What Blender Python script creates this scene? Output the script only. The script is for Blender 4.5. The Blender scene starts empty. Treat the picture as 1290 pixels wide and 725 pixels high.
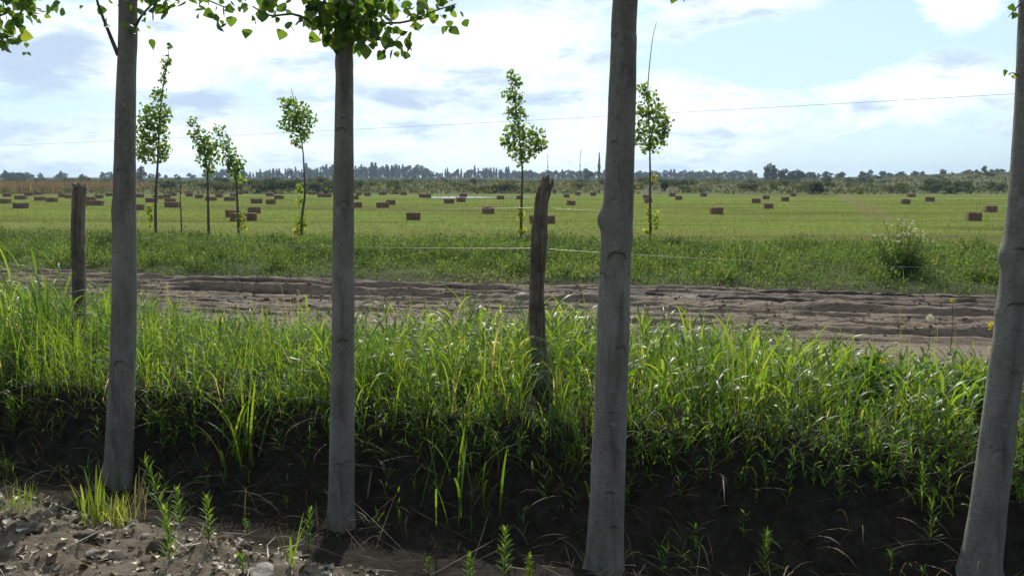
import bpy, math, random
import numpy as np
from mathutils import Vector, Matrix

random.seed(7)
RNG = np.random.default_rng(11)
scn = bpy.context.scene
COL = scn.collection
PI = math.pi

# ------------------------------------------------------------------ camera model
FPX = 1075.0
CAM = np.array([0.0, 0.0, 2.3])
PITCH = math.atan((362.5 - 222.0) / FPX)
_f = np.array([0, math.cos(PITCH), -math.sin(PITCH)])
_u = np.array([0, math.sin(PITCH), math.cos(PITCH)])
_r = np.array([1.0, 0, 0])


def ray(px, py):
    return _r * (px - 645) / FPX + _u * (362.5 - py) / FPX + _f


def at(px, py, Y):
    d = ray(px, py)
    return CAM + d * (Y / d[1])


# ------------------------------------------------------------------ noise
def _hash(ix, iy, seed):
    h = (ix.astype(np.int64) * 374761393 + iy.astype(np.int64) * 668265263 + seed * 974711) & 0x7fffffff
    h = ((h ^ (h >> 13)) * 1274126177) & 0x7fffffff
    h = h ^ (h >> 16)
    return (h & 0xffff) / 65535.0


def vnoise(x, y, seed=0):
    x = np.asarray(x, float); y = np.asarray(y, float)
    ix = np.floor(x); iy = np.floor(y)
    fx = x - ix; fy = y - iy
    fx = fx * fx * (3 - 2 * fx); fy = fy * fy * (3 - 2 * fy)
    a = _hash(ix, iy, seed); b = _hash(ix + 1, iy, seed)
    c = _hash(ix, iy + 1, seed); d = _hash(ix + 1, iy + 1, seed)
    return (a + (b - a) * fx) * (1 - fy) + (c + (d - c) * fx) * fy


def fbm(x, y, seed=0, octv=4):
    x = np.asarray(x, float); y = np.asarray(y, float)
    s = 0; a = .5; t = 0
    for k in range(octv):
        s = s + a * vnoise(x, y, seed + k * 17); t += a
        x = x * 2.03 + 3.1; y = y * 2.03 + 1.7; a *= .5
    return s / t - .5


def sstep(a, b, x):
    t = np.clip((x - a) / (b - a), 0, 1)
    return t * t * (3 - 2 * t)


# ------------------------------------------------------------------ terrain
def lip_y(x):
    return 3.28 - .44 * np.clip(x, -20, 20)


def bank_y(x):
    return 5.15 - .27 * np.clip(x, -20, 20)


def road_near(x):
    return 10.3 - .24 * np.clip(x, -70, 70)


def road_far(x):
    return 17.2 - .2 * np.clip(x, -70, 70)


def ztop(x, y):
    """terrain without the road ruts"""
    x = np.asarray(x, float); y = np.asarray(y, float)
    l = lip_y(x); b = bank_y(x); rn = road_near(x); rf = road_far(x)
    t = (y - l) / np.maximum(b - l, .4)
    rough = fbm(x * 2.2, y * 2.2, 3) * .13 + fbm(x * 9, y * 9, 8, 3) * .05
    z_d = np.interp(t, [-30, -3, -.35, -.08, .12, .35, .55, .68, .82, .93, 1.0],
                    [.95, .72, .62, .57, .46, .37, .27, .27, .50, .72, .80])
    s = np.clip((y - b) / np.maximum(rn - b, .5), 0, 1)
    z_b = np.interp(s, [0, .12, .45, .75, 1], [.80, .80, .68, .36, .08])
    q = y - rf
    z_v = np.interp(q, [-.2, .9, 3, 6.5, 10], [.06, .20, .26, .2, .0])
    z = np.where(t < 1, z_d, np.where(y < rn, z_b, np.where(q < -.2, .06, z_v)))
    nb = sstep(.15, -.15, y - l) * (y > 1)
    z = z + nb * (fbm(x * 5, y * 5, 81, 4) * .11 + fbm(x * 17, y * 17, 82, 3) * .05)
    z = z + rough * np.where(y < rn, 1, np.where(q < 0, .0, np.clip(1 - q / 10, 0, 1)))
    far = sstep(108, 150, y)
    z = z + far * ((fbm(x / 38, y / 38, 21) + .25) * 1.5)
    hx = x / np.maximum(y, 1)
    z = z + sstep(130, 320, y) * (1 - sstep(700, 1200, y)) * sstep(.28, .62, hx) * 3.0
    z = z - .6 * sstep(600, 1500, y)
    return z


def zmesh(x, y):
    z = ztop(x, y)
    on_road = (y > road_near(x) + .1) & (y < road_far(x) - .1)
    return z - np.where(on_road, .22, 0)


def zs(x, y):
    return float(ztop(np.array([x]), np.array([y]))[0])


def ground_hit(px, py):
    d = ray(px, py); d = d / d[1]
    ys = np.exp(np.linspace(math.log(2.0), math.log(1500), 6000))
    P = CAM[None] + d[None] * ys[:, None]
    zt = ztop(P[:, 0], P[:, 1])
    i = int(np.argmax(P[:, 2] <= zt))
    return np.array([P[i, 0], P[i, 1], zt[i]])


# ------------------------------------------------------------------ mesh helpers
class MB:
    def __init__(self):
        self.v = []; self.t = []; self.f = []; self.mi = []; self.n = 0

    def add(self, V, F, tint=.5, mi=0):
        """V (n,3); F list of int arrays (m,k)"""
        V = np.asarray(V, float)
        self.v.append(V)
        self.t.append(np.broadcast_to(np.asarray(tint, float), (len(V),)))
        for A in F:
            A = np.asarray(A, dtype=np.int64)
            if len(A):
                self.f.append(A + self.n); self.mi.append(mi)
        self.n += len(V)

    def mesh(self, name, mats, smooth=True):
        me = bpy.data.meshes.new(name)
        V = np.concatenate(self.v); T = np.concatenate(self.t)
        me.vertices.add(len(V))
        me.vertices.foreach_set('co', V.astype(np.float32).ravel())
        loops = np.concatenate([a.ravel() for a in self.f])
        tot = np.concatenate([np.full(len(a), a.shape[1]) for a in self.f])
        mi = np.concatenate([np.full(len(a), m) for a, m in zip(self.f, self.mi)])
        st = np.concatenate([[0], np.cumsum(tot)[:-1]])
        me.loops.add(len(loops)); me.loops.foreach_set('vertex_index', loops.astype(np.int32))
        me.polygons.add(len(tot))
        me.polygons.foreach_set('loop_start', st.astype(np.int32))
        me.polygons.foreach_set('material_index', mi.astype(np.int32))
        if smooth:
            me.polygons.foreach_set('use_smooth', np.ones(len(tot), bool))
        at_ = me.attributes.new('tint', 'FLOAT', 'POINT')
        at_.data.foreach_set('value', T.astype(np.float32))
        for m in (mats if isinstance(mats, (list, tuple)) else [mats]):
            me.materials.append(m)
        me.update(calc_edges=True)
        return me

    def build(self, name, mats, parent=None, smooth=True, loc=None):
        o = bpy.data.objects.new(name, self.mesh(name, mats, smooth))
        COL.objects.link(o)
        if parent is not None:
            o.parent = parent
        if loc is not None:
            o.location = loc
        return o


def tag(o, label=None, cat=None, group=None, kind=None):
    if label: o['label'] = label
    if cat: o['category'] = cat
    if group: o['group'] = group
    if kind: o['kind'] = kind
    return o


def thing(name, loc, label, cat, group=None):
    o = bpy.data.objects.new(name, None)
    o.empty_display_size = .2
    COL.objects.link(o); o.location = [float(a) for a in loc]
    return tag(o, label, cat, group)


def copy_tree(o, parent=None):
    c = o.copy(); COL.objects.link(c)
    if parent: c.parent = parent
    for ch in list(o.children):
        copy_tree(ch, c)
    return c


def spline(P, n):
    """smooth resample of a polyline (Catmull-Rom), works on any columns"""
    P = np.asarray(P, float)
    if len(P) == 2:
        t = np.linspace(0, 1, n)[:, None]
        return P[0] * (1 - t) + P[1] * t
    Q = np.vstack([2 * P[0] - P[1], P, 2 * P[-1] - P[-2]])
    ts = np.linspace(0, len(P) - 1 - 1e-9, n); out = []
    for t in ts:
        i = int(t); u = t - i
        a, b, c, d = Q[i], Q[i + 1], Q[i + 2], Q[i + 3]
        out.append(.5 * ((2 * b) + (-a + c) * u + (2 * a - 5 * b + 4 * c - d) * u * u + (-a + 3 * b - 3 * c + d) * u ** 3))
    return np.array(out)


def tube(mb, P, R, k=8, tint=.5, mi=0, rfun=None, cap=True):
    P = np.asarray(P, float); n = len(P)
    R = np.broadcast_to(np.asarray(R, float), (n,))
    T = np.gradient(P, axis=0); T /= np.linalg.norm(T, axis=1)[:, None] + 1e-12
    ref = np.array([0, 1.0, 0]) if abs(T[:, 1]).mean() < .8 else np.array([1.0, 0, 0])
    A = np.cross(T, ref); A /= np.linalg.norm(A, axis=1)[:, None]
    B = np.cross(T, A)
    th = np.linspace(0, 2 * PI, k, endpoint=False)
    rr = R[:, None] * np.ones(k)[None]
    if rfun is not None:
        rr = rr * rfun(np.arange(n)[:, None] / max(n - 1, 1), th[None], P)
    V = P[:, None] + A[:, None] * (np.cos(th)[None] * rr)[..., None] + B[:, None] * (np.sin(th)[None] * rr)[..., None]
    V = V.reshape(-1, 3)
    i = np.arange(n - 1)[:, None] * k; j = np.arange(k)[None]; j2 = (j + 1) % k
    F = np.stack([i + j, i + k + j, i + k + j2, i + j2], -1).reshape(-1, 4)
    faces = [F]
    if cap:
        faces += [np.arange(k)[None], (np.arange(k)[::-1] + (n - 1) * k)[None]]
    mb.add(V, faces, tint, mi)


def blades(mb, base, L, W, az, p0, curl, segs=4, tint=.5, mi=0, tip=True, wmax=.3):
    """ribbon leaves: base (N,3); p0 start angle from vertical; curl extra bend at the tip"""
    base = np.asarray(base, float); N = len(base)
    f = lambda a: np.broadcast_to(np.asarray(a, float), (N,))
    L, W, az, p0, curl, tint = map(f, (L, W, az, p0, curl, tint))
    s = np.linspace(0, 1, segs + 1)
    th = p0[:, None] + curl[:, None] * s[None] ** 1.6
    thm = (th[:, 1:] + th[:, :-1]) / 2
    ds = L[:, None] / segs
    h = np.concatenate([np.zeros((N, 1)), np.cumsum(np.sin(thm) * ds, 1)], 1)
    v = np.concatenate([np.zeros((N, 1)), np.cumsum(np.cos(thm) * ds, 1)], 1)
    ca, sa = np.cos(az), np.sin(az)
    C = base[:, None] + np.stack([h * ca[:, None], h * sa[:, None], v], -1)
    prof = np.where(s < wmax, .45 + .55 * s / wmax, np.sqrt(np.clip(1 - ((s - wmax) / (1 - wmax)) ** 1.7, 0, 1)))
    tw = RNG.uniform(-.9, .9, N)
    side = np.stack([-sa * np.cos(tw), ca * np.cos(tw), np.sin(tw) * .6], -1)
    off = side[:, None] * (W[:, None] * prof[None] * .5)[..., None]
    Lf = C[:, :-1] + off[:, :-1]; Rt = C[:, :-1] - off[:, :-1]
    V = np.concatenate([np.stack([Lf, Rt], 2).reshape(N, -1, 3), C[:, -1:]], 1)
    m = 2 * segs + 1
    b = (np.arange(N) * m)[:, None]
    q = [];
    for i in range(segs - 1):
        q.append(np.stack([b[:, 0] + 2 * i, b[:, 0] + 2 * i + 1, b[:, 0] + 2 * i + 3, b[:, 0] + 2 * i + 2], -1))
    Q = np.concatenate(q) if q else np.zeros((0, 4), int)
    Tq = np.stack([b[:, 0] + 2 * segs - 2, b[:, 0] + 2 * segs - 1, b[:, 0] + 2 * segs], -1)
    mb.add(V.reshape(-1, 3), [Q, Tq], np.repeat(tint, m), mi)


LEAF_POPLAR = np.array([[0, 0, 0], [.42, .12, .05], [.5, .34, .08], [.3, .68, .05], [0, 1.0, -.05],
                        [-.3, .68, .05], [-.5, .34, .08], [-.42, .12, .05], [0, .4, -.03]])
LEAF_F = [np.array([[8, 0, 1], [8, 1, 2], [8, 2, 3], [8, 3, 4], [8, 4, 5], [8, 5, 6], [8, 6, 7], [8, 7, 0]])]
LEAF_SMALL = np.array([[0, 0, 0], [.42, .35, .1], [0, 1, 0], [-.42, .35, .1]])
LEAF_SF = [np.array([[0, 1, 2], [0, 2, 3]])]


def leaves(mb, P, size, N=None, D=None, tint=.5, tmpl=LEAF_POPLAR, F=LEAF_F, mi=0, droop=.5):
    """leaf cards with random facing; P (N,3)"""
    P = np.asarray(P, float); n = len(P)
    size = np.broadcast_to(np.asarray(size, float), (n,))
    d = RNG.normal(size=(n, 3)); d[:, 2] -= droop * 1.6
    if D is not None: d = d + D
    d /= np.linalg.norm(d, axis=1)[:, None]
    nn = RNG.normal(size=(n, 3))
    a = np.cross(d, nn); a /= np.linalg.norm(a, axis=1)[:, None]
    c = np.cross(a, d)
    V = P[:, None] + size[:, None, None] * (tmpl[None, :, 0, None] * a[:, None] + tmpl[None, :, 1, None] * d[:, None] + tmpl[None, :, 2, None] * c[:, None])
    m = len(tmpl); b = (np.arange(n) * m)[:, None, None]
    mb.add(V.reshape(-1, 3), [(f[None] + b).reshape(-1, f.shape[1]) for f in F], np.repeat(np.broadcast_to(tint, (n,)), m), mi)


# ------------------------------------------------------------------ materials
def mat(name):
    m = bpy.data.materials.new(name); m.use_nodes = True
    nt = m.node_tree; nt.nodes.clear()
    return m, nt


class NT:
    def __init__(self, nt): self.nt = nt

    def n(self, typ, **kw):
        nd = self.nt.nodes.new(typ)
        for k, v in kw.items():
            if k.startswith('i_'):
                nd.inputs[k[2:].replace('_', ' ')].default_value = v
            else:
                setattr(nd, k, v)
        return nd

    def l(self, a, b):
        self.nt.links.new(a, b)

    def ramp(self, fac, stops, interp='LINEAR'):
        r = self.n('ShaderNodeValToRGB'); r.color_ramp.interpolation = interp
        e = r.color_ramp.elements
        while len(e) < len(stops): e.new(.5)
        for el, (p, c) in zip(e, stops):
            el.position = p; el.color = (*c, 1) if len(c) == 3 else c
        self.l(fac, r.inputs[0]); return r.outputs[0]

    def noise(self, vec, scale, detail=5, rough=.6, dist=0):
        t = self.n('ShaderNodeTexNoise'); t.inputs['Scale'].default_value = scale
        t.inputs['Detail'].default_value = detail; t.inputs['Roughness'].default_value = rough
        t.inputs['Distortion'].default_value = dist
        if vec is not None: self.l(vec, t.inputs['Vector'])
        return t.outputs['Fac']

    def mapv(self, vec, scale=(1, 1, 1), rot=(0, 0, 0), loc=(0, 0, 0)):
        m = self.n('ShaderNodeMapping'); m.inputs['Scale'].default_value = scale
        m.inputs['Rotation'].default_value = rot; m.inputs['Location'].default_value = loc
        self.l(vec, m.inputs['Vector']); return m.outputs[0]

    def math(self, op, a, b=None, c=None, clamp=False):
        m = self.n('ShaderNodeMath', operation=op); m.use_clamp = clamp
        for i, x in enumerate((a, b, c)):
            if x is None: continue
            if isinstance(x, (int, float)): m.inputs[i].default_value = x
            else: self.l(x, m.inputs[i])
        return m.outputs[0]

    def mix(self, fac, a, b, typ='MIX'):
        m = self.n('ShaderNodeMix', data_type='RGBA', blend_type=typ)
        for s, x in ((m.inputs[0], fac), (m.inputs[6], a), (m.inputs[7], b)):
            if isinstance(x, (int, float)): s.default_value = x
            elif isinstance(x, tuple): s.default_value = (*x, 1) if len(x) == 3 else x
            else: self.l(x, s)
        return m.outputs[2]

    def bump(self, h, strength=.5, dist=.02):
        b = self.n('ShaderNodeBump'); b.inputs['Strength'].default_value = strength
        b.inputs['Distance'].default_value = dist; self.l(h, b.inputs['Height']); return b.outputs[0]

    def out(self, surf=None, vol=None):
        o = self.n('ShaderNodeOutputMaterial')
        if surf is not None: self.l(surf, o.inputs['Surface'])
        if vol is not None: self.l(vol, o.inputs['Volume'])

    def bsdf(self, col, rough=.8, spec=.3, normal=None):
        p = self.n('ShaderNodeBsdfPrincipled')
        for s, x in ((p.inputs['Base Color'], col), (p.inputs['Roughness'], rough), (p.inputs['Specular IOR Level'], spec)):
            if isinstance(x, (int, float)): s.default_value = x
            elif isinstance(x, tuple): s.default_value = (*x, 1)
            else: self.l(x, s)
        if normal is not None: self.l(normal, p.inputs['Normal'])
        return p.outputs[0]


def plant_mat(name, stops, trans=.4, rough=.45, spec=.4, tcol=1.6, nscale=0):
    m, nt = mat(name); N = NT(nt)
    a = N.n('ShaderNodeAttribute', attribute_name='tint')
    fac = a.outputs['Fac']
    c = N.ramp(fac, stops)
    p = N.bsdf(c, rough, spec)
    t = N.n('ShaderNodeBsdfTranslucent')
    warm = N.mix(1.0, c, (tcol * 1.15, tcol, tcol * .45), 'MULTIPLY')
    N.l(warm, t.inputs['Color'])
    mx = N.n('ShaderNodeMixShader'); mx.inputs[0].default_value = trans
    N.l(p, mx.inputs[1]); N.l(t.outputs[0], mx.inputs[2])
    N.out(mx.outputs[0])
    return m


M = {}
M['grass'] = plant_mat('grass_blades', [(0, (.03, .068, .012)), (.4, (.075, .148, .018)), (.75, (.138, .215, .03)), (.93, (.20, .22, .06)), (1, (.34, .29, .15))], .52, .42, .42, 2.1)
M['weed'] = plant_mat('weed_leaves', [(0, (.032, .075, .015)), (.5, (.072, .15, .022)), (1, (.14, .22, .04))], .52, .5, .35, 2.1)
M['verge'] = plant_mat('verge_weeds', [(0, (.028, .06, .018)), (.5, (.085, .145, .04)), (.85, (.13, .19, .062)), (1, (.2, .19, .1))], .45, .6, .15, 1.9)
M['field_grass'] = plant_mat('stubble_grass', [(0, (.085, .125, .024)), (.5, (.14, .175, .037)), (.85, (.2, .21, .055)), (1, (.26, .22, .09))], .4, .8, .05)
M['leaf'] = plant_mat('poplar_leaves', [(0, (.022, .06, .015)), (.5, (.06, .125, .024)), (.85, (.13, .21, .035)), (1, (.24, .27, .045))], .52, .36, .45, 2.2)
M['yellow_leaf'] = plant_mat('yellow_leaves', [(0, (.12, .2, .03)), (.5, (.26, .31, .05)), (.85, (.4, .37, .08)), (1, (.36, .24, .1))], .5, .5, .3, 1.7)
M['bush'] = plant_mat('bush_leaves', [(0, (.035, .055, .022)), (.4, (.065, .085, .033)), (.75, (.10, .112, .05)), (1, (.16, .14, .08))], .35, .8, .05)
M['far_leaf'] = plant_mat('far_tree_leaves', [(0, (.025, .042, .022)), (.6, (.045, .066, .032)), (1, (.07, .088, .042))], .25, .9, .03)
M['dry'] = plant_mat('dry_stalks', [(0, (.08, .06, .04)), (.5, (.2, .16, .1)), (1, (.42, .35, .22))], .2, .6, .2)
M['reed'] = plant_mat('dry_reeds', [(0, (.15, .105, .072)), (.5, (.24, .175, .12)), (1, (.33, .26, .18))], .3, .8, .05, 1.1)
M['flower_white'] = plant_mat('white_petals', [(0, (.7, .7, .68)), (1, (.8, .8, .8))], .3, .6, .2, 1)
M['flower_yellow'] = plant_mat('yellow_petals', [(0, (.7, .6, .03)), (1, (.75, .68, .05))], .3, .6, .2, 1)


def mk_bark():
    m, nt = mat('poplar_bark'); N = NT(nt)
    tc = N.n('ShaderNodeTexCoord'); o = tc.outputs['Object']
    big = N.noise(N.mapv(o, (3, 3, 1.3)), 3, 6, .65)
    mid = N.noise(N.mapv(o, (1, 1, 2.2)), 28, 6, .7)
    lent = N.noise(N.mapv(o, (1, 1, 6.5)), 22, 3, .5)
    spots = N.noise(o, 60, 3, .6)
    c = N.ramp(big, [(.32, (.145, .134, .112)), (.5, (.215, .203, .178)), (.66, (.285, .272, .242))])
    c = N.mix(N.math('MULTIPLY', N.ramp(mid, [(.42, (0, 0, 0)), (.66, (1, 1, 1))]), .4), c, (.31, .30, .285))
    c = N.mix(N.math('MULTIPLY', N.ramp(lent, [(.58, (0, 0, 0)), (.70, (1, 1, 1))]), .28), c, (.085, .077, .066))
    c = N.mix(N.math('MULTIPLY', N.ramp(spots, [(.58, (0, 0, 0)), (.68, (1, 1, 1))]), .6), c, (.1, .09, .075))
    stain = N.noise(N.mapv(o, (5, 5, .55), loc=(2, 1, 4)), 3, 6, .7, .6)
    c = N.mix(N.math('MULTIPLY', N.ramp(stain, [(.50, (0, 0, 0)), (.68, (1, 1, 1))]), .65), c, (.085, .075, .06))
    lich = N.noise(N.mapv(o, (1, 1, .8), loc=(7, 3, 1)), 13, 6, .75, .5)
    c = N.mix(N.math('MULTIPLY', N.ramp(lich, [(.60, (0, 0, 0)), (.66, (1, 1, 1))]), .6), c, (.34, .335, .30))
    # greenish algae film
    c = N.mix(N.math('MULTIPLY', N.ramp(N.noise(o, 2.2, 4, .6), [(.5, (0, 0, 0)), (.75, (1, 1, 1))]), .5), c, (.15, .155, .095))
    h = N.math('SUBTRACT', N.math('ADD', mid, big), N.math('MULTIPLY', lent, .4))
    N.out(N.bsdf(c, .85, .2, N.bump(h, .5, .010)))
    return m


M['bark'] = mk_bark()


def mk_twig(name, a, b):
    m, nt = mat(name); N = NT(nt)
    o = N.n('ShaderNodeTexCoord').outputs['Object']
    c = N.mix(N.noise(N.mapv(o, (1, 1, .4)), 30, 5, .7), a, b)
    N.out(N.bsdf(c, .8, .2, N.bump(N.noise(o, 60), .5, .004)))
    return m


M['twig'] = mk_twig('twig_bark', (.06, .05, .035), (.2, .17, .12))
M['scar'] = mk_twig('branch_scar_bark', (.05, .045, .035), (.2, .18, .15))
M['stem'] = mk_twig('green_stem', (.05, .08, .02), (.12, .16, .05))


def mk_post():
    m, nt = mat('weathered_post_wood'); N = NT(nt)
    o = N.n('ShaderNodeTexCoord').outputs['Object']
    g = N.noise(N.mapv(o, (14, 14, .8)), 4, 7, .7, .4)
    b = N.noise(o, 4, 4)
    c = N.ramp(g, [(.3, (.075, .056, .043)), (.5, (.24, .19, .155)), (.72, (.46, .40, .345))])
    c = N.mix(N.ramp(b, [(.45, (0, 0, 0)), (.7, (1, 1, 1))]), c, (.06, .048, .04))
    N.out(N.bsdf(c, .9, .15, N.bump(g, 1, .02)))
    return m


M['post'] = mk_post()


def mk_metal():
    m, nt = mat('galvanised_wire'); N = NT(nt)
    o = N.n('ShaderNodeTexCoord').outputs['Object']
    c = N.mix(N.noise(o, 30), (.16, .14, .12), (.34, .32, .29))
    p = N.n('ShaderNodeBsdfPrincipled'); N.l(c, p.inputs['Base Color'])
    p.inputs['Metallic'].default_value = .7; p.inputs['Roughness'].default_value = .45
    N.out(p.outputs[0]); return m


M['wire'] = mk_metal()
m_, nt_ = mat('power_cable'); N_ = NT(nt_)
N_.out(N_.bsdf(N_.mix(N_.noise(N_.n('ShaderNodeTexCoord').outputs['Object'], 2), (.3, .3, .31), (.4, .4, .41)), .6, .3)); M['cable'] = m_


def mk_hay():
    m, nt = mat('baled_hay'); N = NT(nt)
    o = N.n('ShaderNodeTexCoord').outputs['Object']
    oi = N.n('ShaderNodeObjectInfo').outputs['Random']
    a = N.noise(N.mapv(o, (2, 12, 12)), 5, 6, .7)
    c = N.ramp(a, [(.3, (.16, .085, .05)), (.5, (.29, .165, .10)), (.72, (.42, .27, .165))])
    c = N.mix(N.math('MULTIPLY', oi, .5), c, (.19, .135, .09))
    N.out(N.bsdf(c, .95, .1, N.bump(a, 1, .04)))
    return m


M['hay'] = mk_hay()


def mk_ground():
    m, nt = mat('bank_soil'); N = NT(nt)
    o = N.n('ShaderNodeTexCoord').outputs['Object']
    sep = N.n('ShaderNodeSeparateXYZ'); N.l(o, sep.inputs[0])
    big = N.noise(o, .9, 6, .65); fine = N.noise(o, 14, 8, .75); grit = N.noise(o, 70, 4, .7)
    soil = N.ramp(fine, [(.3, (.016, .013, .0105)), (.5, (.034, .029, .024)), (.72, (.062, .054, .046))])  # darkened to carry the shade of the ditch and bank face
    # near-bank deposit, paler to paint its sunlight; dark patches paint dappled crown shade
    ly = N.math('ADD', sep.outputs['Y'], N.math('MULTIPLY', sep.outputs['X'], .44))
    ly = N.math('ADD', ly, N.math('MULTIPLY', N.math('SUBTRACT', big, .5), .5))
    dappled_silt = N.mix(N.ramp(big, [(.4, (0, 0, 0)), (.65, (1, 1, 1))]), N.ramp(fine, [(.3, (.05, .037, .026)), (.5, (.15, .118, .086)), (.72, (.31, .26, .20))]), N.mix(grit, (.10, .076, .054), (.34, .295, .24)))
    soil = N.mix(N.ramp(N.math('DIVIDE', ly, 10), [(.328, (1, 1, 1)), (.345, (0, 0, 0))]), soil, dappled_silt)
    green = N.mix(N.noise(o, 3, 6, .7), (.055, .08, .025), (.15, .15, .07))
    # far scrubland and verge soil is covered by low plants
    y = sep.outputs['Y']
    rx = N.math('ADD', y, N.math('MULTIPLY', sep.outputs['X'], .2))
    fg = N.math('MULTIPLY', N.ramp(N.math('DIVIDE', rx, 40), [(.42, (0, 0, 0)), (.46, (1, 1, 1))]),
                N.ramp(N.noise(o, 1.4, 5), [(.25, (.35, .35, .35)), (.5, (1, 1, 1))]))
    c = N.mix(fg, soil, green)
    scr = N.noise(N.mapv(o, (.35, 1, 1)), .06, 6, .7)
    scrub = N.ramp(scr, [(.3, (.05, .068, .026)), (.45, (.078, .09, .036)), (.58, (.115, .108, .055)), (.7, (.06, .085, .026))])
    c = N.mix(N.ramp(N.math('DIVIDE', y, 220), [(.46, (0, 0, 0)), (.54, (1, 1, 1))]), c, scrub)
    h = N.math('ADD', N.math('MULTIPLY', fine, 1.0), N.math('MULTIPLY', grit, .35))
    N.out(N.bsdf(c, 1.0, .04, N.bump(h, .9, .04)))
    return m


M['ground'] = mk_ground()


def mk_road():
    m, nt = mat('muddy_track'); N = NT(nt)
    o = N.n('ShaderNodeTexCoord').outputs['Object']
    r = N.mapv(o, (.22, 1.6, 1), (0, 0, .2))
    streak = N.noise(r, 2.2, 7, .68, .3)
    fine = N.noise(N.mapv(o, (.6, 1, 1)), 11, 8, .75)
    a = N.n('ShaderNodeAttribute', attribute_name='tint').outputs['Fac']   # wetness left in the ruts
    w = N.math('ADD', N.math('MULTIPLY', a, .9), N.math('MULTIPLY', N.math('SUBTRACT', streak, .5), 1.5), clamp=True)
    dryc = N.ramp(fine, [(.3, (.16, .112, .078)), (.5, (.25, .185, .135)), (.72, (.34, .265, .20))])
    wetc = N.ramp(fine, [(.3, (.03, .02, .014)), (.6, (.08, .056, .04)), (.8, (.13, .098, .073))])
    c = N.mix(N.ramp(w, [(.35, (0, 0, 0)), (.62, (1, 1, 1))]), dryc, wetc)
    rough = N.ramp(w, [(.4, (.9, .9, .9)), (.75, (.6, .6, .6)), (.93, (.36, .36, .36))])
    N.out(N.bsdf(c, rough, .4, N.bump(N.math('ADD', N.math('ADD', fine, streak), N.math('MULTIPLY', N.noise(N.mapv(o, (.5, 1.5, 1), (0, 0, .2)), 22, 4, .7), .6)), 1.0, .07)))
    return m


M['road'] = mk_road()


def mk_field():
    m, nt = mat('mown_field_grass'); N = NT(nt)
    o = N.n('ShaderNodeTexCoord').outputs['Object']
    sep = N.n('ShaderNodeSeparateXYZ'); N.l(o, sep.inputs[0])
    big = N.noise(N.mapv(o, (.3, 1, 1)), .055, 6, .65)
    strip = N.noise(N.mapv(o, (.09, 1, 1), (0, 0, .05)), .22, 5, .6, 1.4)
    fine = N.noise(N.mapv(o, (.5, 1, 1)), 2.6, 8, .75)
    c = N.ramp(fine, [(.3, (.09, .135, .028)), (.5, (.16, .21, .048)), (.72, (.25, .265, .085))])
    c = N.mix(N.math('MULTIPLY', N.ramp(big, [(.42, (0, 0, 0)), (.62, (1, 1, 1))]), .6), c, (.145, .135, .04))
    c = N.mix(N.math('MULTIPLY', N.ramp(strip, [(.53, (0, 0, 0)), (.60, (1, 1, 1))]), .8), c, N.mix(fine, (.045, .06, .018), (.13, .13, .045)))
    # worn cart track that crosses the field away from the road
    x = sep.outputs['X']; y = sep.outputs['Y']
    lx = N.math('ADD', N.math('MULTIPLY', y, .345), 3.3)
    dd = N.math('ABSOLUTE', N.math('SUBTRACT', N.math('SUBTRACT', x, lx), N.math('MULTIPLY', N.noise(o, .25, 3), 2.0)))
    tr = N.math('MULTIPLY', N.ramp(N.math('DIVIDE', dd, 3), [(.2, (1, 1, 1)), (.42, (0, 0, 0))]), N.ramp(N.noise(o, 1.2), [(.3, (0, 0, 0)), (.6, (1, 1, 1))]))
    tr = N.math('MULTIPLY', tr, N.ramp(N.math('DIVIDE', y, 100), [(.4, (0, 0, 0)), (.55, (.9, .9, .9))]))
    c = N.mix(tr, c, (.19, .155, .09))
    edge = N.ramp(N.math('ADD', N.math('DIVIDE', N.math('ADD', y, N.math('MULTIPLY', x, .2)), 60), N.math('MULTIPLY', big, .15)), [(.55, (1, 1, 1)), (.75, (0, 0, 0))])
    c = N.mix(N.math('MULTIPLY', edge, .6), c, N.mix(fine, (.12, .115, .05), (.24, .2, .12)))
    N.out(N.bsdf(c, 1.0, .0, N.bump(fine, 1, .12)))
    return m


M['field'] = mk_field()


def mk_stone(name, a, b):
    m, nt = mat(name); N = NT(nt)
    o = N.n('ShaderNodeTexCoord').outputs['Object']
    n1 = N.noise(o, 18, 6, .7)
    c = N.mix(N.ramp(n1, [(.35, (0, 0, 0)), (.65, (1, 1, 1))]), a, b)
    N.out(N.bsdf(c, .85, .25, N.bump(N.noise(o, 60), .6, .01)))
    return m


M['stone'] = mk_stone('pale_stone', (.19, .155, .12), (.40, .34, .27))
M['clod'] = mk_stone('dark_clod', (.045, .034, .025), (.12, .094, .07))
M['concrete'] = mk_stone('concrete_rubble', (.14, .125, .105), (.33, .305, .265))
M['litter'] = plant_mat('leaf_litter', [(0, (.075, .05, .03)), (.5, (.22, .165, .11)), (1, (.58, .52, .43))], .12, .5, .35, 1)
m_, nt_ = mat('flood_water'); N_ = NT(nt_)
N_.out(N_.bsdf((.12, .11, .09), .12, .5, N_.bump(N_.noise(N_.n('ShaderNodeTexCoord').outputs['Object'], 3), .05, .02))); M['water'] = m_


# ------------------------------------------------------------------ setting: ground sheets
def grid_sheet(name, xs, ys, zf, m, mask=None, tintf=None):
    X, Y = np.meshgrid(xs, ys)
    Z = zf(X, Y)
    V = np.stack([X, Y, Z], -1).reshape(-1, 3)
    nx, ny = len(xs), len(ys)
    i = np.arange(ny - 1)[:, None] * nx; j = np.arange(nx - 1)[None]
    F = np.stack([i + j, i + j + 1, i + nx + j + 1, i + nx + j], -1).reshape(-1, 4)
    if mask is not None:
        cx = V[F].mean(1); F = F[mask(cx[:, 0], cx[:, 1])]
    mb = MB(); mb.add(V, [F], tintf(X, Y).ravel() if tintf is not None else .5)
    return mb.build(name, m)


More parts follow.
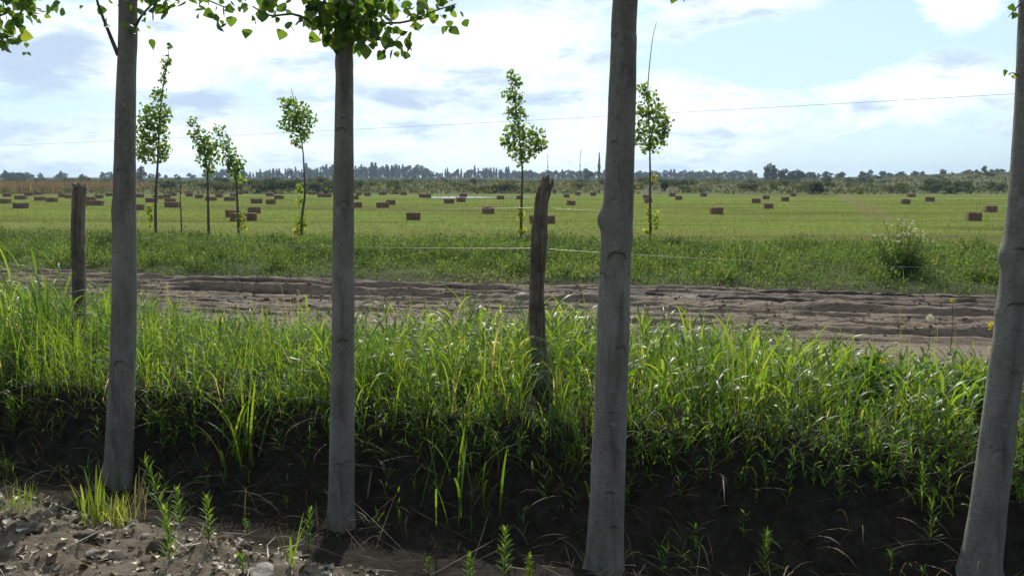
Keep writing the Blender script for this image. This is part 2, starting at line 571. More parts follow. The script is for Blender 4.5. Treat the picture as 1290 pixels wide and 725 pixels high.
xs = np.concatenate([-np.geomspace(2400, 6, 90), np.linspace(-5.9, 5.9, 300), np.geomspace(6, 2400, 90)])
ys = np.concatenate([-np.geomspace(60, 1.2, 20), np.linspace(-1, 2.2, 16), np.linspace(2.25, 6.6, 190), np.linspace(6.7, 30, 150), np.geomspace(30.5, 2400, 130)])


def zg(X, Y):
    z = zmesh(X, Y)
    in_field = (Y > road_far(X) + 10.0) & (Y < 107) & (np.abs(X) < 150)
    return z - np.where(in_field, .12, 0)


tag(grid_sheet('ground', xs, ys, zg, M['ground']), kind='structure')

# field
fy = np.concatenate([np.linspace(9, 45, 90), np.geomspace(45.5, 110, 60)])
fx = np.concatenate([-np.geomspace(152, 20, 40), np.linspace(-19.5, 19.5, 60), np.geomspace(20, 152, 40)])


def zfield(X, Y):
    e = np.minimum(Y - (road_far(X) + 9.0), 109.5 - Y)
    return ztop(X, Y) * np.where(Y > 105, .3, 1) + .012 - .2 * sstep(.6, 0, e) + fbm(X / 2.5, Y / 2.5, 33) * .05 + .03


tag(grid_sheet('mown_field', fx, fy, zfield, M['field'], lambda x, y: (y > road_far(x) + 9) & (y < 109.4)), kind='structure')

# muddy track
RA = -.215


def road_w(X, Y):
    """0 at the near edge .. 1 at the far edge"""
    return (Y - road_near(X)) / (road_far(X) - road_near(X))


def zroad(X, Y):
    w = road_w(X, Y)
    al = X * 1.02
    wob = fbm(al / 9, w * 1.2, 41) * .10
    z = np.full_like(X, .0)
    for c0, wd, dp, sd in ((.10, .035, .05, 1), (.40, .022, .09, 2), (.49, .014, .06, 3), (.64, .020, .12, 4), (.74, .024, .19, 5), (.81, .014, .10, 6), (.93, .02, .15, 7)):
        c = c0 + wob + fbm(al / 4, al * 0 + sd, 50 + sd, 4) * .08
        g = np.exp(-((w - c) / wd) ** 2)
        lip = np.exp(-((w - c - wd * 2) / (wd * .8)) ** 2) + np.exp(-((w - c + wd * 2) / (wd * .8)) ** 2)
        mod = .55 + .9 * (fbm(al / 5.0, al * 0 + sd * 3.3, 70 + sd) + .3)
        z = z + mod * dp * (-.8 * g + .75 * lip)
    k = .12 + .88 * sstep(.27, .36, w)
    yy = Y + .215 * X
    r1 = 1 - np.abs(fbm(al / 8, yy / .24, 60, 4)) * 3.2
    r2 = 1 - np.abs(fbm(al / 2.4 + 5, yy / .12, 62, 3)) * 3.2
    r3 = 1 - np.abs(fbm(al / .45 + 9, yy / .07, 63, 3)) * 3.0
    z = z + np.clip(r3, -.6, 1) * .022 * k
    z = z + np.clip(r1, -.5, 1) * .046 * k + np.clip(r2, -.5, 1) * .032 * k + fbm(al * 4, Y * 9, 61, 3) * .06 * k - .03 * k
    z = z + .02
    e = np.minimum(w, 1 - w)
    return z + .05 - .16 * sstep(.03, 0, e)


def wet(X, Y):
    w = road_w(X, Y)
    z = zroad(X, Y)
    st = fbm(X / 5, (Y + .215 * X) / .35, 67, 4)
    return np.clip(.45 - (z - .065) * 2.8 + .30 * sstep(.5, .85, w) - .75 * sstep(.37, .26, w) + fbm(X / 4, Y / 1.2, 66) * .8 + st * 1.9, 0, 1)


rx_ = np.concatenate([-np.geomspace(70, 16, 60), np.linspace(-15.8, 15.8, 420), np.geomspace(16, 70, 60)])
RX, W_ = np.meshgrid(rx_, np.linspace(0, 1, 300))
RY = road_near(RX) + W_ * (road_far(RX) - road_near(RX))
V = np.stack([RX, RY, zroad(RX, RY)], -1).reshape(-1, 3)
nx = len(rx_); i = np.arange(299)[:, None] * nx; j = np.arange(nx - 1)[None]
mb = MB(); mb.add(V, [np.stack([i + j, i + j + 1, i + nx + j + 1, i + nx + j], -1).reshape(-1, 4)], wet(RX, RY).ravel())
tag(mb.build('dirt_road', M['road']), kind='structure')
# crumbs of mud thrown up between the ruts
mb = MB()
n = 9000
cx_ = RNG.uniform(-13, 12, n); cw_ = RNG.uniform(.2, 1.0, n); cy_ = road_near(cx_) + cw_ * (road_far(cx_) - road_near(cx_))
ok = RNG.random(n) < .15 + 1.2 * vnoise(cx_ * .5, (cy_ + .215 * cx_) * 3.5, 93) ** 2
cx_, cy_ = cx_[ok], cy_[ok]; n = len(cx_)
OCT = np.array([[1, 0, 0], [0, 1, 0], [-1, 0, 0], [0, -1, 0], [0, 0, .7], [0, 0, -.5], [.6, .6, .35], [-.6, .6, .3], [-.6, -.6, .35], [.6, -.6, .3]])
OF = np.array([[4, 0, 6], [4, 6, 1], [4, 1, 7], [4, 7, 2], [4, 2, 8], [4, 8, 3], [4, 3, 9], [4, 9, 0], [5, 6, 0], [5, 1, 6], [5, 7, 1], [5, 2, 7], [5, 8, 2], [5, 3, 8], [5, 9, 3], [5, 0, 9]])
sz_ = RNG.uniform(.008, .03, n) * RNG.uniform(.5, 1.3, n)
VV = np.stack([cx_, cy_, zroad(cx_, cy_) + sz_ * .2], -1)[:, None] + OCT[None] * sz_[:, None, None] * RNG.uniform(.55, 1.3, (n, 10, 1)) * np.array([1.3, .9, .8])
mb.add(VV.reshape(-1, 3), [(OF[None] + (np.arange(n) * 10)[:, None, None]).reshape(-1, 3)], np.repeat(RNG.uniform(.0, .5, n), 10))
tag(mb.build('mud_crumbs', M['road'], smooth=False), 'crumbs of mud thrown up between the wheel ruts of the track', 'mud', kind='stuff')

# flooded strip at the far edge of the field
th = np.linspace(0, 2 * PI, 60, endpoint=False)
rr = 1 + .25 * np.sin(3 * th + 1) + .15 * np.sin(5 * th)
V = np.stack([-4.6 + 5.2 * rr * np.cos(th), 93 + 3.6 * rr * np.sin(th), np.full(60, .0)], -1)
mb = MB(); mb.add(V - np.array([-4.6, 93, 0]), [np.arange(60)[None]])
wz = float(zfield(np.array([-4.6 + 5 * math.cos(a) for a in th]), np.array([93 + 3.5 * math.sin(a) for a in th])).max())
o = mb.build('flood_water', M['water'], loc=(-4.6, 93, wz + .01)); tag(o, kind='structure')


# ------------------------------------------------------------------ vegetation cover (stuff)
def frustum_pts(n, y0, y1, marg=1.5, keep=None, pw=1.0):
    """points spread in the wedge the camera could see (plus margin)"""
    out = np.zeros((0, 2))
    while len(out) < n:
        y = y0 + (y1 - y0) * RNG.random(n * 2) ** pw
        x = (RNG.random(n * 2) * 2 - 1) * (y1 * .62 + marg)
        ok = np.abs(x) < y * .62 + marg
        if keep is not None: ok &= keep(x, y)
        out = np.vstack([out, np.stack([x, y], -1)[ok]])
    return out[:n]


def on_ground(P, dz=-.01):
    return np.column_stack([P, ztop(P[:, 0], P[:, 1]) + dz])


def in_bank(x, y, a=0.0, b=0.25):
    trod = np.zeros_like(x, bool)
    for qx, qy in ((.2, 6.0), (-3.82, 7.6)):      # trodden ground in front of the two posts
        trod |= (np.abs(x - qx * y / qy) < .10) & (y < qy + .05) & (y > qy - 1.0)
    return (y > bank_y(x) + a) & (y < road_near(x) + b) & ~(trod & (RNG.random(len(x)) < .85))


# tall grass on the bank
mb = MB()
P = frustum_pts(17000, 3.5, 14, 1.6, lambda x, y: in_bank(x, y, -.12, .1) & (RNG.random(len(x)) < .35 + 1.1 * vnoise(x * 1.3, y * 1.3, 5)))
B = on_ground(P)
n = len(B)
def back(P):
    s_ = (P[:, 1] - bank_y(P[:, 0])) / (road_near(P[:, 0]) - bank_y(P[:, 0]))
    return (1 - .55 * sstep(.25, .95, s_)) * (1 + .75 * sstep(-2.5, -3.6, P[:, 0] + .2 * (P[:, 1] - 6))) * (1 - .4 * sstep(1.6, 3.2, P[:, 0] - .1 * (P[:, 1] - 6)))
h = RNG.uniform(.16, .40, n) * (.5 + .95 * vnoise(P[:, 0] * 1.1, P[:, 1] * 1.1, 9)) * back(P)
tint = np.clip(RNG.normal(.48, .17, n) + (vnoise(P[:, 0] * .7, P[:, 1] * .7, 12) - .5) * .4, 0, .92)
tint = np.where(RNG.random(n) < .03, 1.0, tint)
blades(mb, B, h, RNG.uniform(.006, .013, n), RNG.uniform(0, 2 * PI, n), RNG.uniform(0, .35, n), RNG.uniform(.2, 1.7, n), 4, tint)
# broad cane-like leaves on upright stems
P = frustum_pts(1900, 3.5, 13, 1.4, lambda x, y: in_bank(x, y, .05, -.3) & (RNG.random(len(x)) < np.clip(.12 + 1.3 * sstep(-2.2, 0.3, x) * (.3 + vnoise(x * 1.1, y * 1.1, 15)), 0, 1)))
B = on_ground(P); n = len(B)
H = RNG.uniform(.22, .50, n) * back(P) * (.65 + .6 * vnoise(P[:, 0] * .8, P[:, 1] * .8, 19))
laz = RNG.uniform(0, 2 * PI, n); ln = RNG.uniform(0, .12, n)
blades(mb, B, H, .008, laz, ln, .1, 3, RNG.uniform(.2, .6, n))
for k in range(7):
    fr = .18 + .8 * k / 7 + RNG.uniform(-.05, .05, n)
    Bk = B + np.stack([np.cos(laz) * np.sin(ln) * H * fr, np.sin(laz) * np.sin(ln) * H * fr, np.cos(ln) * H * fr], -1)
    blades(mb, Bk, RNG.uniform(.4, .8, n) * H, RNG.uniform(.011, .022, n), RNG.uniform(0, 2 * PI, n), RNG.uniform(.25, .7, n), RNG.uniform(.5, 1.8, n), 6, np.clip(RNG.normal(.55, .16, n), 0, .93))
# blades that lean out over the ditch from the lip
P = frustum_pts(1500, 3.5, 7.5, 1.4, lambda x, y: (y > bank_y(x) - .3 * vnoise(x * 1.7, x * 0, 18) - .1) & (y < bank_y(x) + .12))
B = on_ground(P); n = len(B)
blades(mb, B, RNG.uniform(.10, .28, n), RNG.uniform(.005, .012, n), RNG.uniform(-PI * .95, -PI * .05, n), RNG.uniform(.1, .8, n), RNG.uniform(.6, 2.0, n), 5, np.clip(RNG.normal(.45, .2, n), 0, 1))
# a few stems that stand above the rest
P = frustum_pts(240, 5, 13, 1, lambda x, y: in_bank(x, y, .3, .2)); B = on_ground(P); n = len(B)
blades(mb, B, RNG.uniform(.35, .8, n), RNG.uniform(.003, .006, n), RNG.uniform(0, 2 * PI, n), RNG.uniform(0, .15, n), RNG.uniform(.1, .5, n), 5, RNG.uniform(.6, 1, n))
# seed stalks: a thin stem with a loose pale head
P = frustum_pts(420, 4.2, 12, 1, lambda x, y: in_bank(x, y, .1, -.2)); B = on_ground(P); n = len(B)
H = RNG.uniform(.35, .62, n) * back(P) ** .5; laz = RNG.uniform(0, 2 * PI, n); ln = RNG.uniform(0, .2, n)
blades(mb, B, H, .004, laz, ln, .1, 3, .8)
for k in range(9):
    fr = .78 + .22 * k / 9
    Bk = B + np.stack([np.cos(laz) * np.sin(ln) * H * fr, np.sin(laz) * np.sin(ln) * H * fr, np.cos(ln) * H * fr], -1)
    blades(mb, Bk, RNG.uniform(.02, .045, n), .004, RNG.uniform(0, 2 * PI, n), RNG.uniform(.2, .8, n), .4, 2, RNG.uniform(.85, 1, n))
tag(mb.build('tall_grass', M['grass']), 'tall sunlit green grass covering the bank between ditch and muddy track', 'grass', kind='stuff')

# fine leafy weeds mixed into the grass, thicker to the left and along the lip
mb = MB()
P = frustum_pts(5200, 3.5, 13, 1.5, lambda x, y: in_bank(x, y, -.28, .1) & (RNG.random(len(x)) < .22 + .8 * sstep(.5, -2.0, x) + .75 * sstep(.5, .05, y - bank_y(x))))
B = on_ground(P); n = len(B)
H = RNG.uniform(.16, .40, n) * back(P) * np.where(P[:, 1] < bank_y(P[:, 0]) + .3, .75, 1); laz = RNG.uniform(0, 2 * PI, n); ln = RNG.uniform(0, .3, n)
blades(mb, B, H, .005, laz, ln, .05, 2, .3)
tn = np.clip(RNG.normal(.5, .2, n), 0, 1)
for k in range(12):
    fr = .15 + .85 * k / 12 + RNG.uniform(-.03, .03, n)
    Bk = B + np.stack([np.cos(laz) * np.sin(ln) * H * fr, np.sin(laz) * np.sin(ln) * H * fr, np.cos(ln) * H * fr], -1)
    blades(mb, Bk, RNG.uniform(.04, .1, n) * (1.2 - .5 * fr), RNG.uniform(.007, .016, n), RNG.uniform(0, 2 * PI, n), RNG.uniform(.5, 1.1, n), RNG.uniform(.1, .7, n), 2, np.clip(tn + RNG.normal(0, .1, n), 0, 1))
tag(mb.build('bank_weeds', M['weed']), 'fine leafy green weeds mixed into the grass on the bank edge', 'weeds', kind='stuff')

# dead stalks, roots and straw hanging over the shaded bank face
mb = MB()
P = frustum_pts(750, 3.5, 7.5, 1.2, lambda x, y: (y > bank_y(x) - .85) & (y < bank_y(x) + .15))
B = on_ground(P, .0); n = len(B)
blades(mb, B, RNG.uniform(.12, .45, n), RNG.uniform(.003, .008, n), RNG.uniform(PI * 1.1, PI * 1.9, n), RNG.uniform(.3, 1.4, n), RNG.uniform(.3, 1.6, n), 5, np.clip(RNG.normal(.2, .25, n), 0, 1))
P = frustum_pts(150, 3.0, 7.0, 1.0, lambda x, y: (y > lip_y(x) - .1) & (y < bank_y(x)))
B = on_ground(P, .01); n = len(B)
blades(mb, B, RNG.uniform(.15, .6, n), RNG.uniform(.003, .007, n), RNG.uniform(0, 2 * PI, n), RNG.uniform(.9, 1.5, n), RNG.uniform(-.2, .3, n), 4, np.clip(RNG.normal(.15, .25, n), 0, 1))
for bx_, by_ in ((150, 607), (431, 660), (762, 715), (1234, 728)):
    g_ = ground_hit(bx_, by_); m_n = 46
    a_ = RNG.uniform(0, 2 * PI, m_n); r_ = RNG.uniform(.075, .2, m_n)
    B = on_ground(np.stack([g_[0] + np.cos(a_) * r_, g_[1] + np.sin(a_) * r_], -1), 0)
    blades(mb, B, RNG.uniform(.05, .2, m_n), RNG.uniform(.004, .012, m_n), RNG.uniform(0, 2 * PI, m_n), RNG.uniform(.3, 1.4, m_n), RNG.uniform(0, 1.2, m_n), 4, RNG.uniform(0, .7, m_n))
tag(mb.build('dry_stalks', M['dry']), 'dry stalks and straw tangled over the dark face of the ditch bank', 'straw', kind='stuff')

# sparse green shoots on the dark bank face
mb = MB()
P = frustum_pts(110, 3.5, 7, 1.2, lambda x, y: (y > bank_y(x) - .8) & (y < bank_y(x)))
B = on_ground(P, 0); n = len(B)
for k in range(9):
    blades(mb, B + np.array([0, 0, .018 * k]) * RNG.uniform(.6, 1.4, n)[:, None], RNG.uniform(.04, .11, n), RNG.uniform(.006, .012, n), RNG.uniform(0, 2 * PI, n), RNG.uniform(.3, 1.0, n), RNG.uniform(.1, .8, n), 3, RNG.uniform(.2, .8, n))
tag(mb.build('bank_shoots', M['weed']), 'scattered small green shoots on the dark face of the ditch bank', 'weeds', kind='stuff')

# weeds along the far verge
mb = MB()
def in_verge(x, y):
    q = y - road_far(x)
    d = np.clip(.25 + q / 1.0, 0, 1) * (1 - .75 * sstep(7.5, 12, q))
    return (q > .05) & (q < 13) & (RNG.random(len(x)) < d * (.55 + .7 * vnoise(x * .55, y * .55, 25)))
P = frustum_pts(52000, 12, 38, 2, in_verge, .9)
B = on_ground(P); n = len(B)
q = P[:, 1] - road_far(P[:, 0])
hh = (.10 + .27 * sstep(.4, 4.5, q)) * (1 - .45 * sstep(8, 12, q)) * (.35 + 1.5 * vnoise(P[:, 0] * .75, P[:, 1] * .75, 27) ** 1.6 + .35 * np.exp(-((q - 7.5 - 1.2 * fbm(P[:, 0] * .3, q * 0, 28)) / .8) ** 2))
tn = np.clip(RNG.normal(.45, .15, n) + (vnoise(P[:, 0] * .6, P[:, 1] * .9, 29) - .5) * .8 + .15 * sstep(8.5, 11, q), 0, .86)
blades(mb, B, hh * RNG.uniform(.6, 1.3, n), RNG.uniform(.012, .026, n), RNG.uniform(0, 2 * PI, n), RNG.uniform(0, .6, n), RNG.uniform(.2, 1.5, n), 3, tn)
leaf_i = RNG.random(n) < .8
Bl = B[leaf_i] + np.column_stack([RNG.normal(0, .06, leaf_i.sum()), RNG.normal(0, .06, leaf_i.sum()), hh[leaf_i] * RNG.uniform(.3, 1, leaf_i.sum())])
leaves(mb, Bl, RNG.uniform(.03, .075, len(Bl)), tint=tn[leaf_i], tmpl=LEAF_SMALL, F=LEAF_SF, droop=0)
C_ = frustum_pts(330, 14, 30, 2, lambda x, y: (y - road_far(x) > .9) & (y - road_far(x) < 9.5) & (RNG.random(len(x)) < .15 + vnoise(x * .3, y * .5, 91)))
ROW_ = np.column_stack([RNG.uniform(-19, 17, 190), np.zeros(190)]); ROW_[:, 1] = road_far(ROW_[:, 0]) + 8.2 + RNG.normal(0, .45, 190)
ROW_ = ROW_[RNG.random(190) < .25 + vnoise(ROW_[:, 0] * .5, ROW_[:, 0] * 0, 95)]
MID_ = np.column_stack([RNG.uniform(-16, 14, 60), np.zeros(60)]); MID_[:, 1] = road_far(MID_[:, 0]) + 3.6 + RNG.normal(0, .6, 60)
C_ = np.vstack([C_, ROW_, MID_])
for ci_, (cx_, cy_) in enumerate(C_):
    dark_ = ci_ >= 330
    r_ = RNG.uniform(.2, .55); hgt_ = RNG.uniform(.25, .6); m_n = int(60 + 200 * r_)
    u = RNG.normal(size=(m_n, 3)); u /= np.linalg.norm(u, axis=1)[:, None]; u *= (RNG.random(m_n) ** .4)[:, None]
    L_ = np.array([cx_, cy_, zs(cx_, cy_)]) + np.abs(u) * np.array([0, 0, hgt_]) + u * np.array([r_, r_, 0])
    tc_ = RNG.uniform(.08, .35) if dark_ else RNG.uniform(.4, .68)
    leaves(mb, L_, RNG.uniform(.03, .08, m_n), tint=np.clip(RNG.normal(tc_, .15, m_n), 0, 1), tmpl=LEAF_SMALL, F=LEAF_SF, droop=-.3)
    blades(mb, L_[:30] * np.array([1, 1, 0]) + np.array([0, 0, zs(cx_, cy_)]), RNG.uniform(.7, 1.3, 30) * hgt_, .014, RNG.uniform(0, 6.28, 30), RNG.uniform(0, .6, 30), RNG.uniform(.2, 1.4, 30), 3, np.clip(tc_ + RNG.normal(0, .15, 30), 0, 1))
tag(mb.build('verge_weeds', M['verge']), 'rough green weeds covering the verge beyond the muddy track', 'weeds', kind='stuff')

# short grass of the mown field
mb = MB()
P = frustum_pts(60000, 25, 85, 4, lambda x, y: (y > road_far(x) + 8.5) & (RNG.random(len(x)) < .3 + vnoise(x * .35, y * .9, 31)), 1.5)
B = np.column_stack([P, zfield(P[:, 0], P[:, 1]) - .01]); n = len(B)
tn = np.clip(RNG.normal(.42, .17, n) + (vnoise(P[:, 0] * .12, P[:, 1] * .5, 32) - .5) * .5, 0, 1)
blades(mb, B, RNG.uniform(.05, .14, n) * (1 + .8 * sstep(34, 27, P[:, 1])), RNG.uniform(.02, .045, n), RNG.uniform(0, 2 * PI, n), RNG.uniform(0, .7, n), RNG.uniform(.1, 1, n), 2, tn)
tag(mb.build('field_grass', M['field_grass']), 'short yellow green grass regrowing on the mown hay field', 'grass', kind='stuff')

# scrub ground cover beyond the field
mb = MB()
P = frustum_pts(42000, 109, 480, 10, lambda x, y: RNG.random(len(x)) < .3 + vnoise(x * .05, y * .05, 35), 1.5)
B = on_ground(P, 0); n = len(B)
tn = np.clip(RNG.normal(.45, .2, n) + (vnoise(P[:, 0] * .03, P[:, 1] * .03, 36) - .5) * 1.0, 0, 1)
leaves(mb, B + np.column_stack([np.zeros((n, 2)), RNG.uniform(.03, .5, n)]), RNG.uniform(.25, .7, n), tint=tn, tmpl=LEAF_SMALL, F=LEAF_SF, droop=-.6)
tag(mb.build('scrub_cover', M['bush']), 'low grey green scrub spread over the rough land beyond the field', 'scrub', kind='stuff')

# dry reed bed at the left
mb = MB()
n = 9000
x = RNG.uniform(-100, -58, n); y = RNG.uniform(112, 150, n)
ok = RNG.random(n) < .35 + vnoise(x * .15, y * .15, 44)
x, y = x[ok], y[ok]; n = len(x)
blades(mb, on_ground(np.stack([x, y], -1)), RNG.uniform(.9, 2.0, n) * sstep(-54, -64, x), RNG.uniform(.06, .14, n), RNG.uniform(0, 2 * PI, n), RNG.uniform(0, .3, n), RNG.uniform(.1, .8, n), 3, RNG.random(n))
tag(mb.build('dry_reeds', M['reed']), 'reddish brown dry reed bed at the left edge of the field', 'reeds', kind='stuff')

# dry leaves and bark chips on the near bank
mb = MB()
P = frustum_pts(4200, 2.2, 6, 1.2, lambda x, y: (y < lip_y(x) + .25) & (x < 1.2) & (RNG.random(len(x)) < .2 + 1.2 * vnoise(x * 3, y * 3, 46)))
B = on_ground(P, .008); n = len(B)
V0 = LEAF_POPLAR
a = RNG.uniform(0, 2 * PI, n); tl = RNG.normal(0, .5, (n, 2)); sz = RNG.uniform(.010, .05, n) * RNG.uniform(.5, 1.1, n)
dx = np.stack([np.cos(a), np.sin(a), tl[:, 0]], -1); dy = np.stack([-np.sin(a), np.cos(a), tl[:, 1]], -1)
dz = np.cross(dx, dy)
VV = B[:, None] + sz[:, None, None] * (V0[None, :, 0, None] * dx[:, None] + (V0[None, :, 1, None] - .5) * dy[:, None] + V0[None, :, 2, None] * 2.2 * dz[:, None])
mb.add(VV.reshape(-1, 3), [(LEAF_F[0][None] + (np.arange(n) * 9)[:, None, None]).reshape(-1, 3)], np.repeat(np.where(RNG.random(n) < .32, RNG.uniform(.8, 1, n), RNG.uniform(0, .4, n)), 9))
n2 = 500
P = P[:n2]; B = on_ground(P, .012)
blades(mb, B, RNG.uniform(.04, .2, n2), RNG.uniform(.003, .008, n2), RNG.uniform(0, 2 * PI, n2), RNG.uniform(1.3, 1.6, n2), RNG.uniform(-.2, .2, n2), 3, RNG.random(n2))
tag(mb.build('leaf_litter', M['litter']), 'dry curled leaves and bark chips littering the sunlit near bank', 'leaf litter', kind='stuff')


# ------------------------------------------------------------------ foreground poplars
def deltas(base, pts):
    return np.asarray(pts) - np.asarray(base)[None]


def poplar(label, ctr, bulges, scars, branches, first_leaf_z, seed, nleaf=4200, base=None, wtop=None):
    """ctr: list of (px, py, width px) from base upward"""
    rng = np.random.default_rng(seed)
    global RNG
    keep, RNG = RNG, rng
    bx, by, bw = ctr[0]
    g = ground_hit(bx, by) if base is None else np.asarray(base)
    D = g[1]
    pts = [at(px, py, D) for px, py, w in ctr]
    rad = [w / 2 / FPX * float(np.dot(p - CAM, _f)) * math.cos(math.atan((px - 645) / FPX)) for (px, py, w), p in zip(ctr, pts)]
    # carry on above the frame
    d = pts[-1] - pts[-2]; d = d / d[2]; r0 = rad[-1]; z0 = pts[-1][2]
    for dz, k in ((1.5, .8), (3.2, .52), (4.8, .28), (6.2, .08)):
        pts.append(pts[-1] * 0 + pts[len(ctr) - 1] + d * dz + np.array([rng.normal(0, .03), rng.normal(0, .03), 0])); rad.append(max(r0 * k, .006))
    pts = [pts[0] - np.array([0, 0, .25])] + pts; rad = [rad[0] * 1.12] + rad
    t = thing('poplar_tree', g, label, 'tree', 'grey poplars along the ditch')
    PR = spline(np.column_stack([deltas(g, pts), rad]), 150)
    mb = MB()
    bl = [(at(px, py, D) - g, sg, am, sz) for px, py, sg, am, sz in bulges]

    def rf(s, th, P):
        z = P[:, 2:3]
        r = 1 + .03 * np.sin(th * 2 + z * 1.3) + .02 * np.sin(th * 5 + z * 3.1) + .06 * fbm(th * 1.3 + 0 * z, z * 5 + 0 * th, seed) + .05 * fbm(th * 3 + 0 * z, z * 16 + 0 * th, seed + 2, 2)
        r = r + .26 * np.exp(-np.clip(z, -.3, 9) / .11) * (.6 + .4 * np.sin(th * 3 + seed))
        for b, sg, am, sz in bl:
            c = np.cos(th - (PI if sg > 0 else 0))      # th = 0 points to -x
            r = r + am * np.exp(-((z - b[2]) / sz) ** 2) * np.clip(c, 0, 1) ** 2
        return r
    tube(mb, PR[:, :3], PR[:, 3], 28, rfun=rf)
    tr = mb.build('trunk', M['bark'], t)
    # branch scars: raised brow over a dark eye, on the side that faces the camera
    zc = PR[:, 2]
    for _ in range(5):
        yy_ = rng.uniform(60, ctr[0][1] - 40); k_ = np.interp(-yy_, [-c[1] for c in ctr], [c[0] for c in ctr]); w_ = np.interp(-yy_, [-c[1] for c in ctr], [c[2] for c in ctr])
        scars = list(scars) + [(k_ + rng.uniform(-.3, .3) * w_, yy_, rng.uniform(4, 9))]
    for px, py, wd in scars:
        q = at(px, py, D) - g
        i = int(np.argmin(abs(zc - q[2]))); c = PR[i, :3]; r = PR[i, 3]
        off = np.clip((q[0] - c[0]) / r, -.85, .85); a0 = math.asin(off)
        w = wd / FPX * D
        sm = MB(); arc = []
        for k in range(13):
            ph = PI * (k / 12)
            aa = a0 + math.cos(ph) * w / 2 / r
            arc.append([c[0] + math.sin(aa) * (r * 1.015), c[1] - math.cos(aa) * (r * 1.015), q[2] + math.sin(ph) * w * .45 - w * .15])
        tube(sm, spline(arc, 22), w * .055 * (.35 + np.sin(np.linspace(0, PI, 22))), 6)
        sm.build('branch_scar', M['scar'], t)
    # branches and leaves
    bm = MB(); lm = MB()

    def leafy(Pb, size, dens, spread):
        L = np.linalg.norm(np.diff(Pb, axis=0), axis=1).sum()
        m = max(3, int(L * dens))
        u = rng.random(m) ** .8 * .85 + .15
        idx = u * (len(Pb) - 1); i0 = idx.astype(int).clip(0, len(Pb) - 2); fr = (idx - i0)[:, None]
        Q = Pb[i0] * (1 - fr) + Pb[i0 + 1] * fr + np.clip(rng.normal(0, spread, (m, 3)), -1.7 * spread, 1.7 * spread)
        leaves(lm, Q, rng.uniform(.45, 1.2, m) * size, tint=np.clip(rng.normal(.5, .25, m), 0, .92), droop=.8)
    for br in branches:
        n_c, rad0, dens, spread = br[0], br[1], br[2], br[3]
        Pb = np.array([at(px, py, D + dd) for px, py, dd in n_c]) - g
        Pb = spline(Pb, 14)
        vm = MB(); tube(vm, Pb, np.linspace(rad0, rad0 * .3, 14), 6); vm.build('branch', M['twig'], t)
        leafy(Pb, br[4] if len(br) > 4 else .062, dens, spread)
    top = PR[-1, :3]
    zmin = first_leaf_z - g[2]
    nb = 46
    for k in range(nb):
        z = zmin + (top[2] - zmin) * (k / nb) ** .9
        i = int(np.argmin(abs(zc - z))); c = PR[i, :3]
        az = k * 2.4 + rng.normal(0, .3); Lb = (1.35 - .9 * k / nb) * rng.uniform(.7, 1.2)
        e = np.array([math.cos(az) * Lb * .62, math.sin(az) * Lb * .62, Lb * .85])
        Pb = spline([c, c + e * .5 + np.array([math.cos(az), math.sin(az), 0]) * .1 * Lb, c + e], 8)
        tube(bm, Pb, np.linspace(max(PR[i, 3] * .3, .006), .003, 8), 5)
        leafy(Pb, .064, nleaf / nb / max(Lb, .3) * .9, .09)
    bm.build('upper_branches', M['twig'], t)
    lm.build('crown', M['leaf'], t, smooth=False)
    RNG = keep
    return t


poplar('grey poplar trunk nearest the left edge with thin side branch near the top',
       [(150, 607, 37), (152, 520, 34), (156, 400, 32), (157, 250, 30), (159, 100, 26), (161, 0, 25)],
       [(150, 268, -1, .12, .06)], [(157, 455, 14), (152, 540, 10), (158, 215, 10)],
       [([(149, 70, -.02), (136, 38, -.05), (122, 0, -.1), (112, -50, -.15)], .014, 25, .04),
        ([(170, 35, .0), (180, 18, -.1), (210, -14, -.25), (250, -60, -.3)], .010, 70, .07),
        ([(172, 0, .0), (210, -15, .1), (250, -4, .0), (280, 8, -.1), (292, 12, -.1)], .008, 75, .05),
        ([(165, -10, -.1), (190, -5, -.3), (215, 2, -.4)], .007, 70, .05),
        ([(150, -10, .1), (130, -12, .2), (100, -6, .2)], .007, 30, .05)],
       3.4, 101)
poplar('grey poplar trunk with heart shaped leaves spreading on both sides at its top',
       [(431, 660, 33), (431, 560, 31), (432, 400, 28), (433, 250, 26), (434, 100, 23), (436, 0, 20)],
       [(425, 78, -1, .12, .05)], [(434, 428, 15), (432, 165, 12), (430, 580, 9)],
       [([(428, 72, -.02), (412, 48, -.08), (395, 30, -.12), (370, 18, -.2), (340, 20, -.25), (318, 8, -.3)], .011, 62, .05),
        ([(440, 62, .0), (455, 35, -.1), (475, 10, -.2), (500, -40, -.3)], .011, 85, .06),
        ([(440, 40, .0), (470, 30, .1), (510, 28, .1), (545, 15, .1), (575, 5, .1)], .009, 75, .05),
        ([(436, 30, -.1), (460, 40, -.3), (490, 55, -.35), (505, 45, -.4)], .007, 75, .045),
        ([(432, 30, -.1), (415, 10, -.2), (390, -5, -.3), (360, -20, -.3)], .009, 85, .05),
        ([(436, 20, -.1), (440, 5, -.25), (452, -15, -.3)], .008, 170, .07),
        ([(434, 20, -.1), (424, 8, -.2), (412, 14, -.25), (400, 8, -.25)], .008, 150, .05),
        ([(436, 5, .05), (470, -10, .1), (520, -15, .2), (560, -5, .2)], .008, 75, .06),
        ([(434, 0, .05), (400, -20, .1), (350, -15, .2), (330, 0, .2)], .008, 70, .06),
        ([(437, 20, .1), (445, 30, .15), (462, 28, .2)], .006, 220, .07),
        ([(432, 40, -.06), (426, 28, -.2), (440, 18, -.3)], .006, 260, .07),
        ([(434, 25, -.06), (450, 12, -.22), (478, 22, -.3)], .006, 200, .07)],
       3.05, 102, 4600)
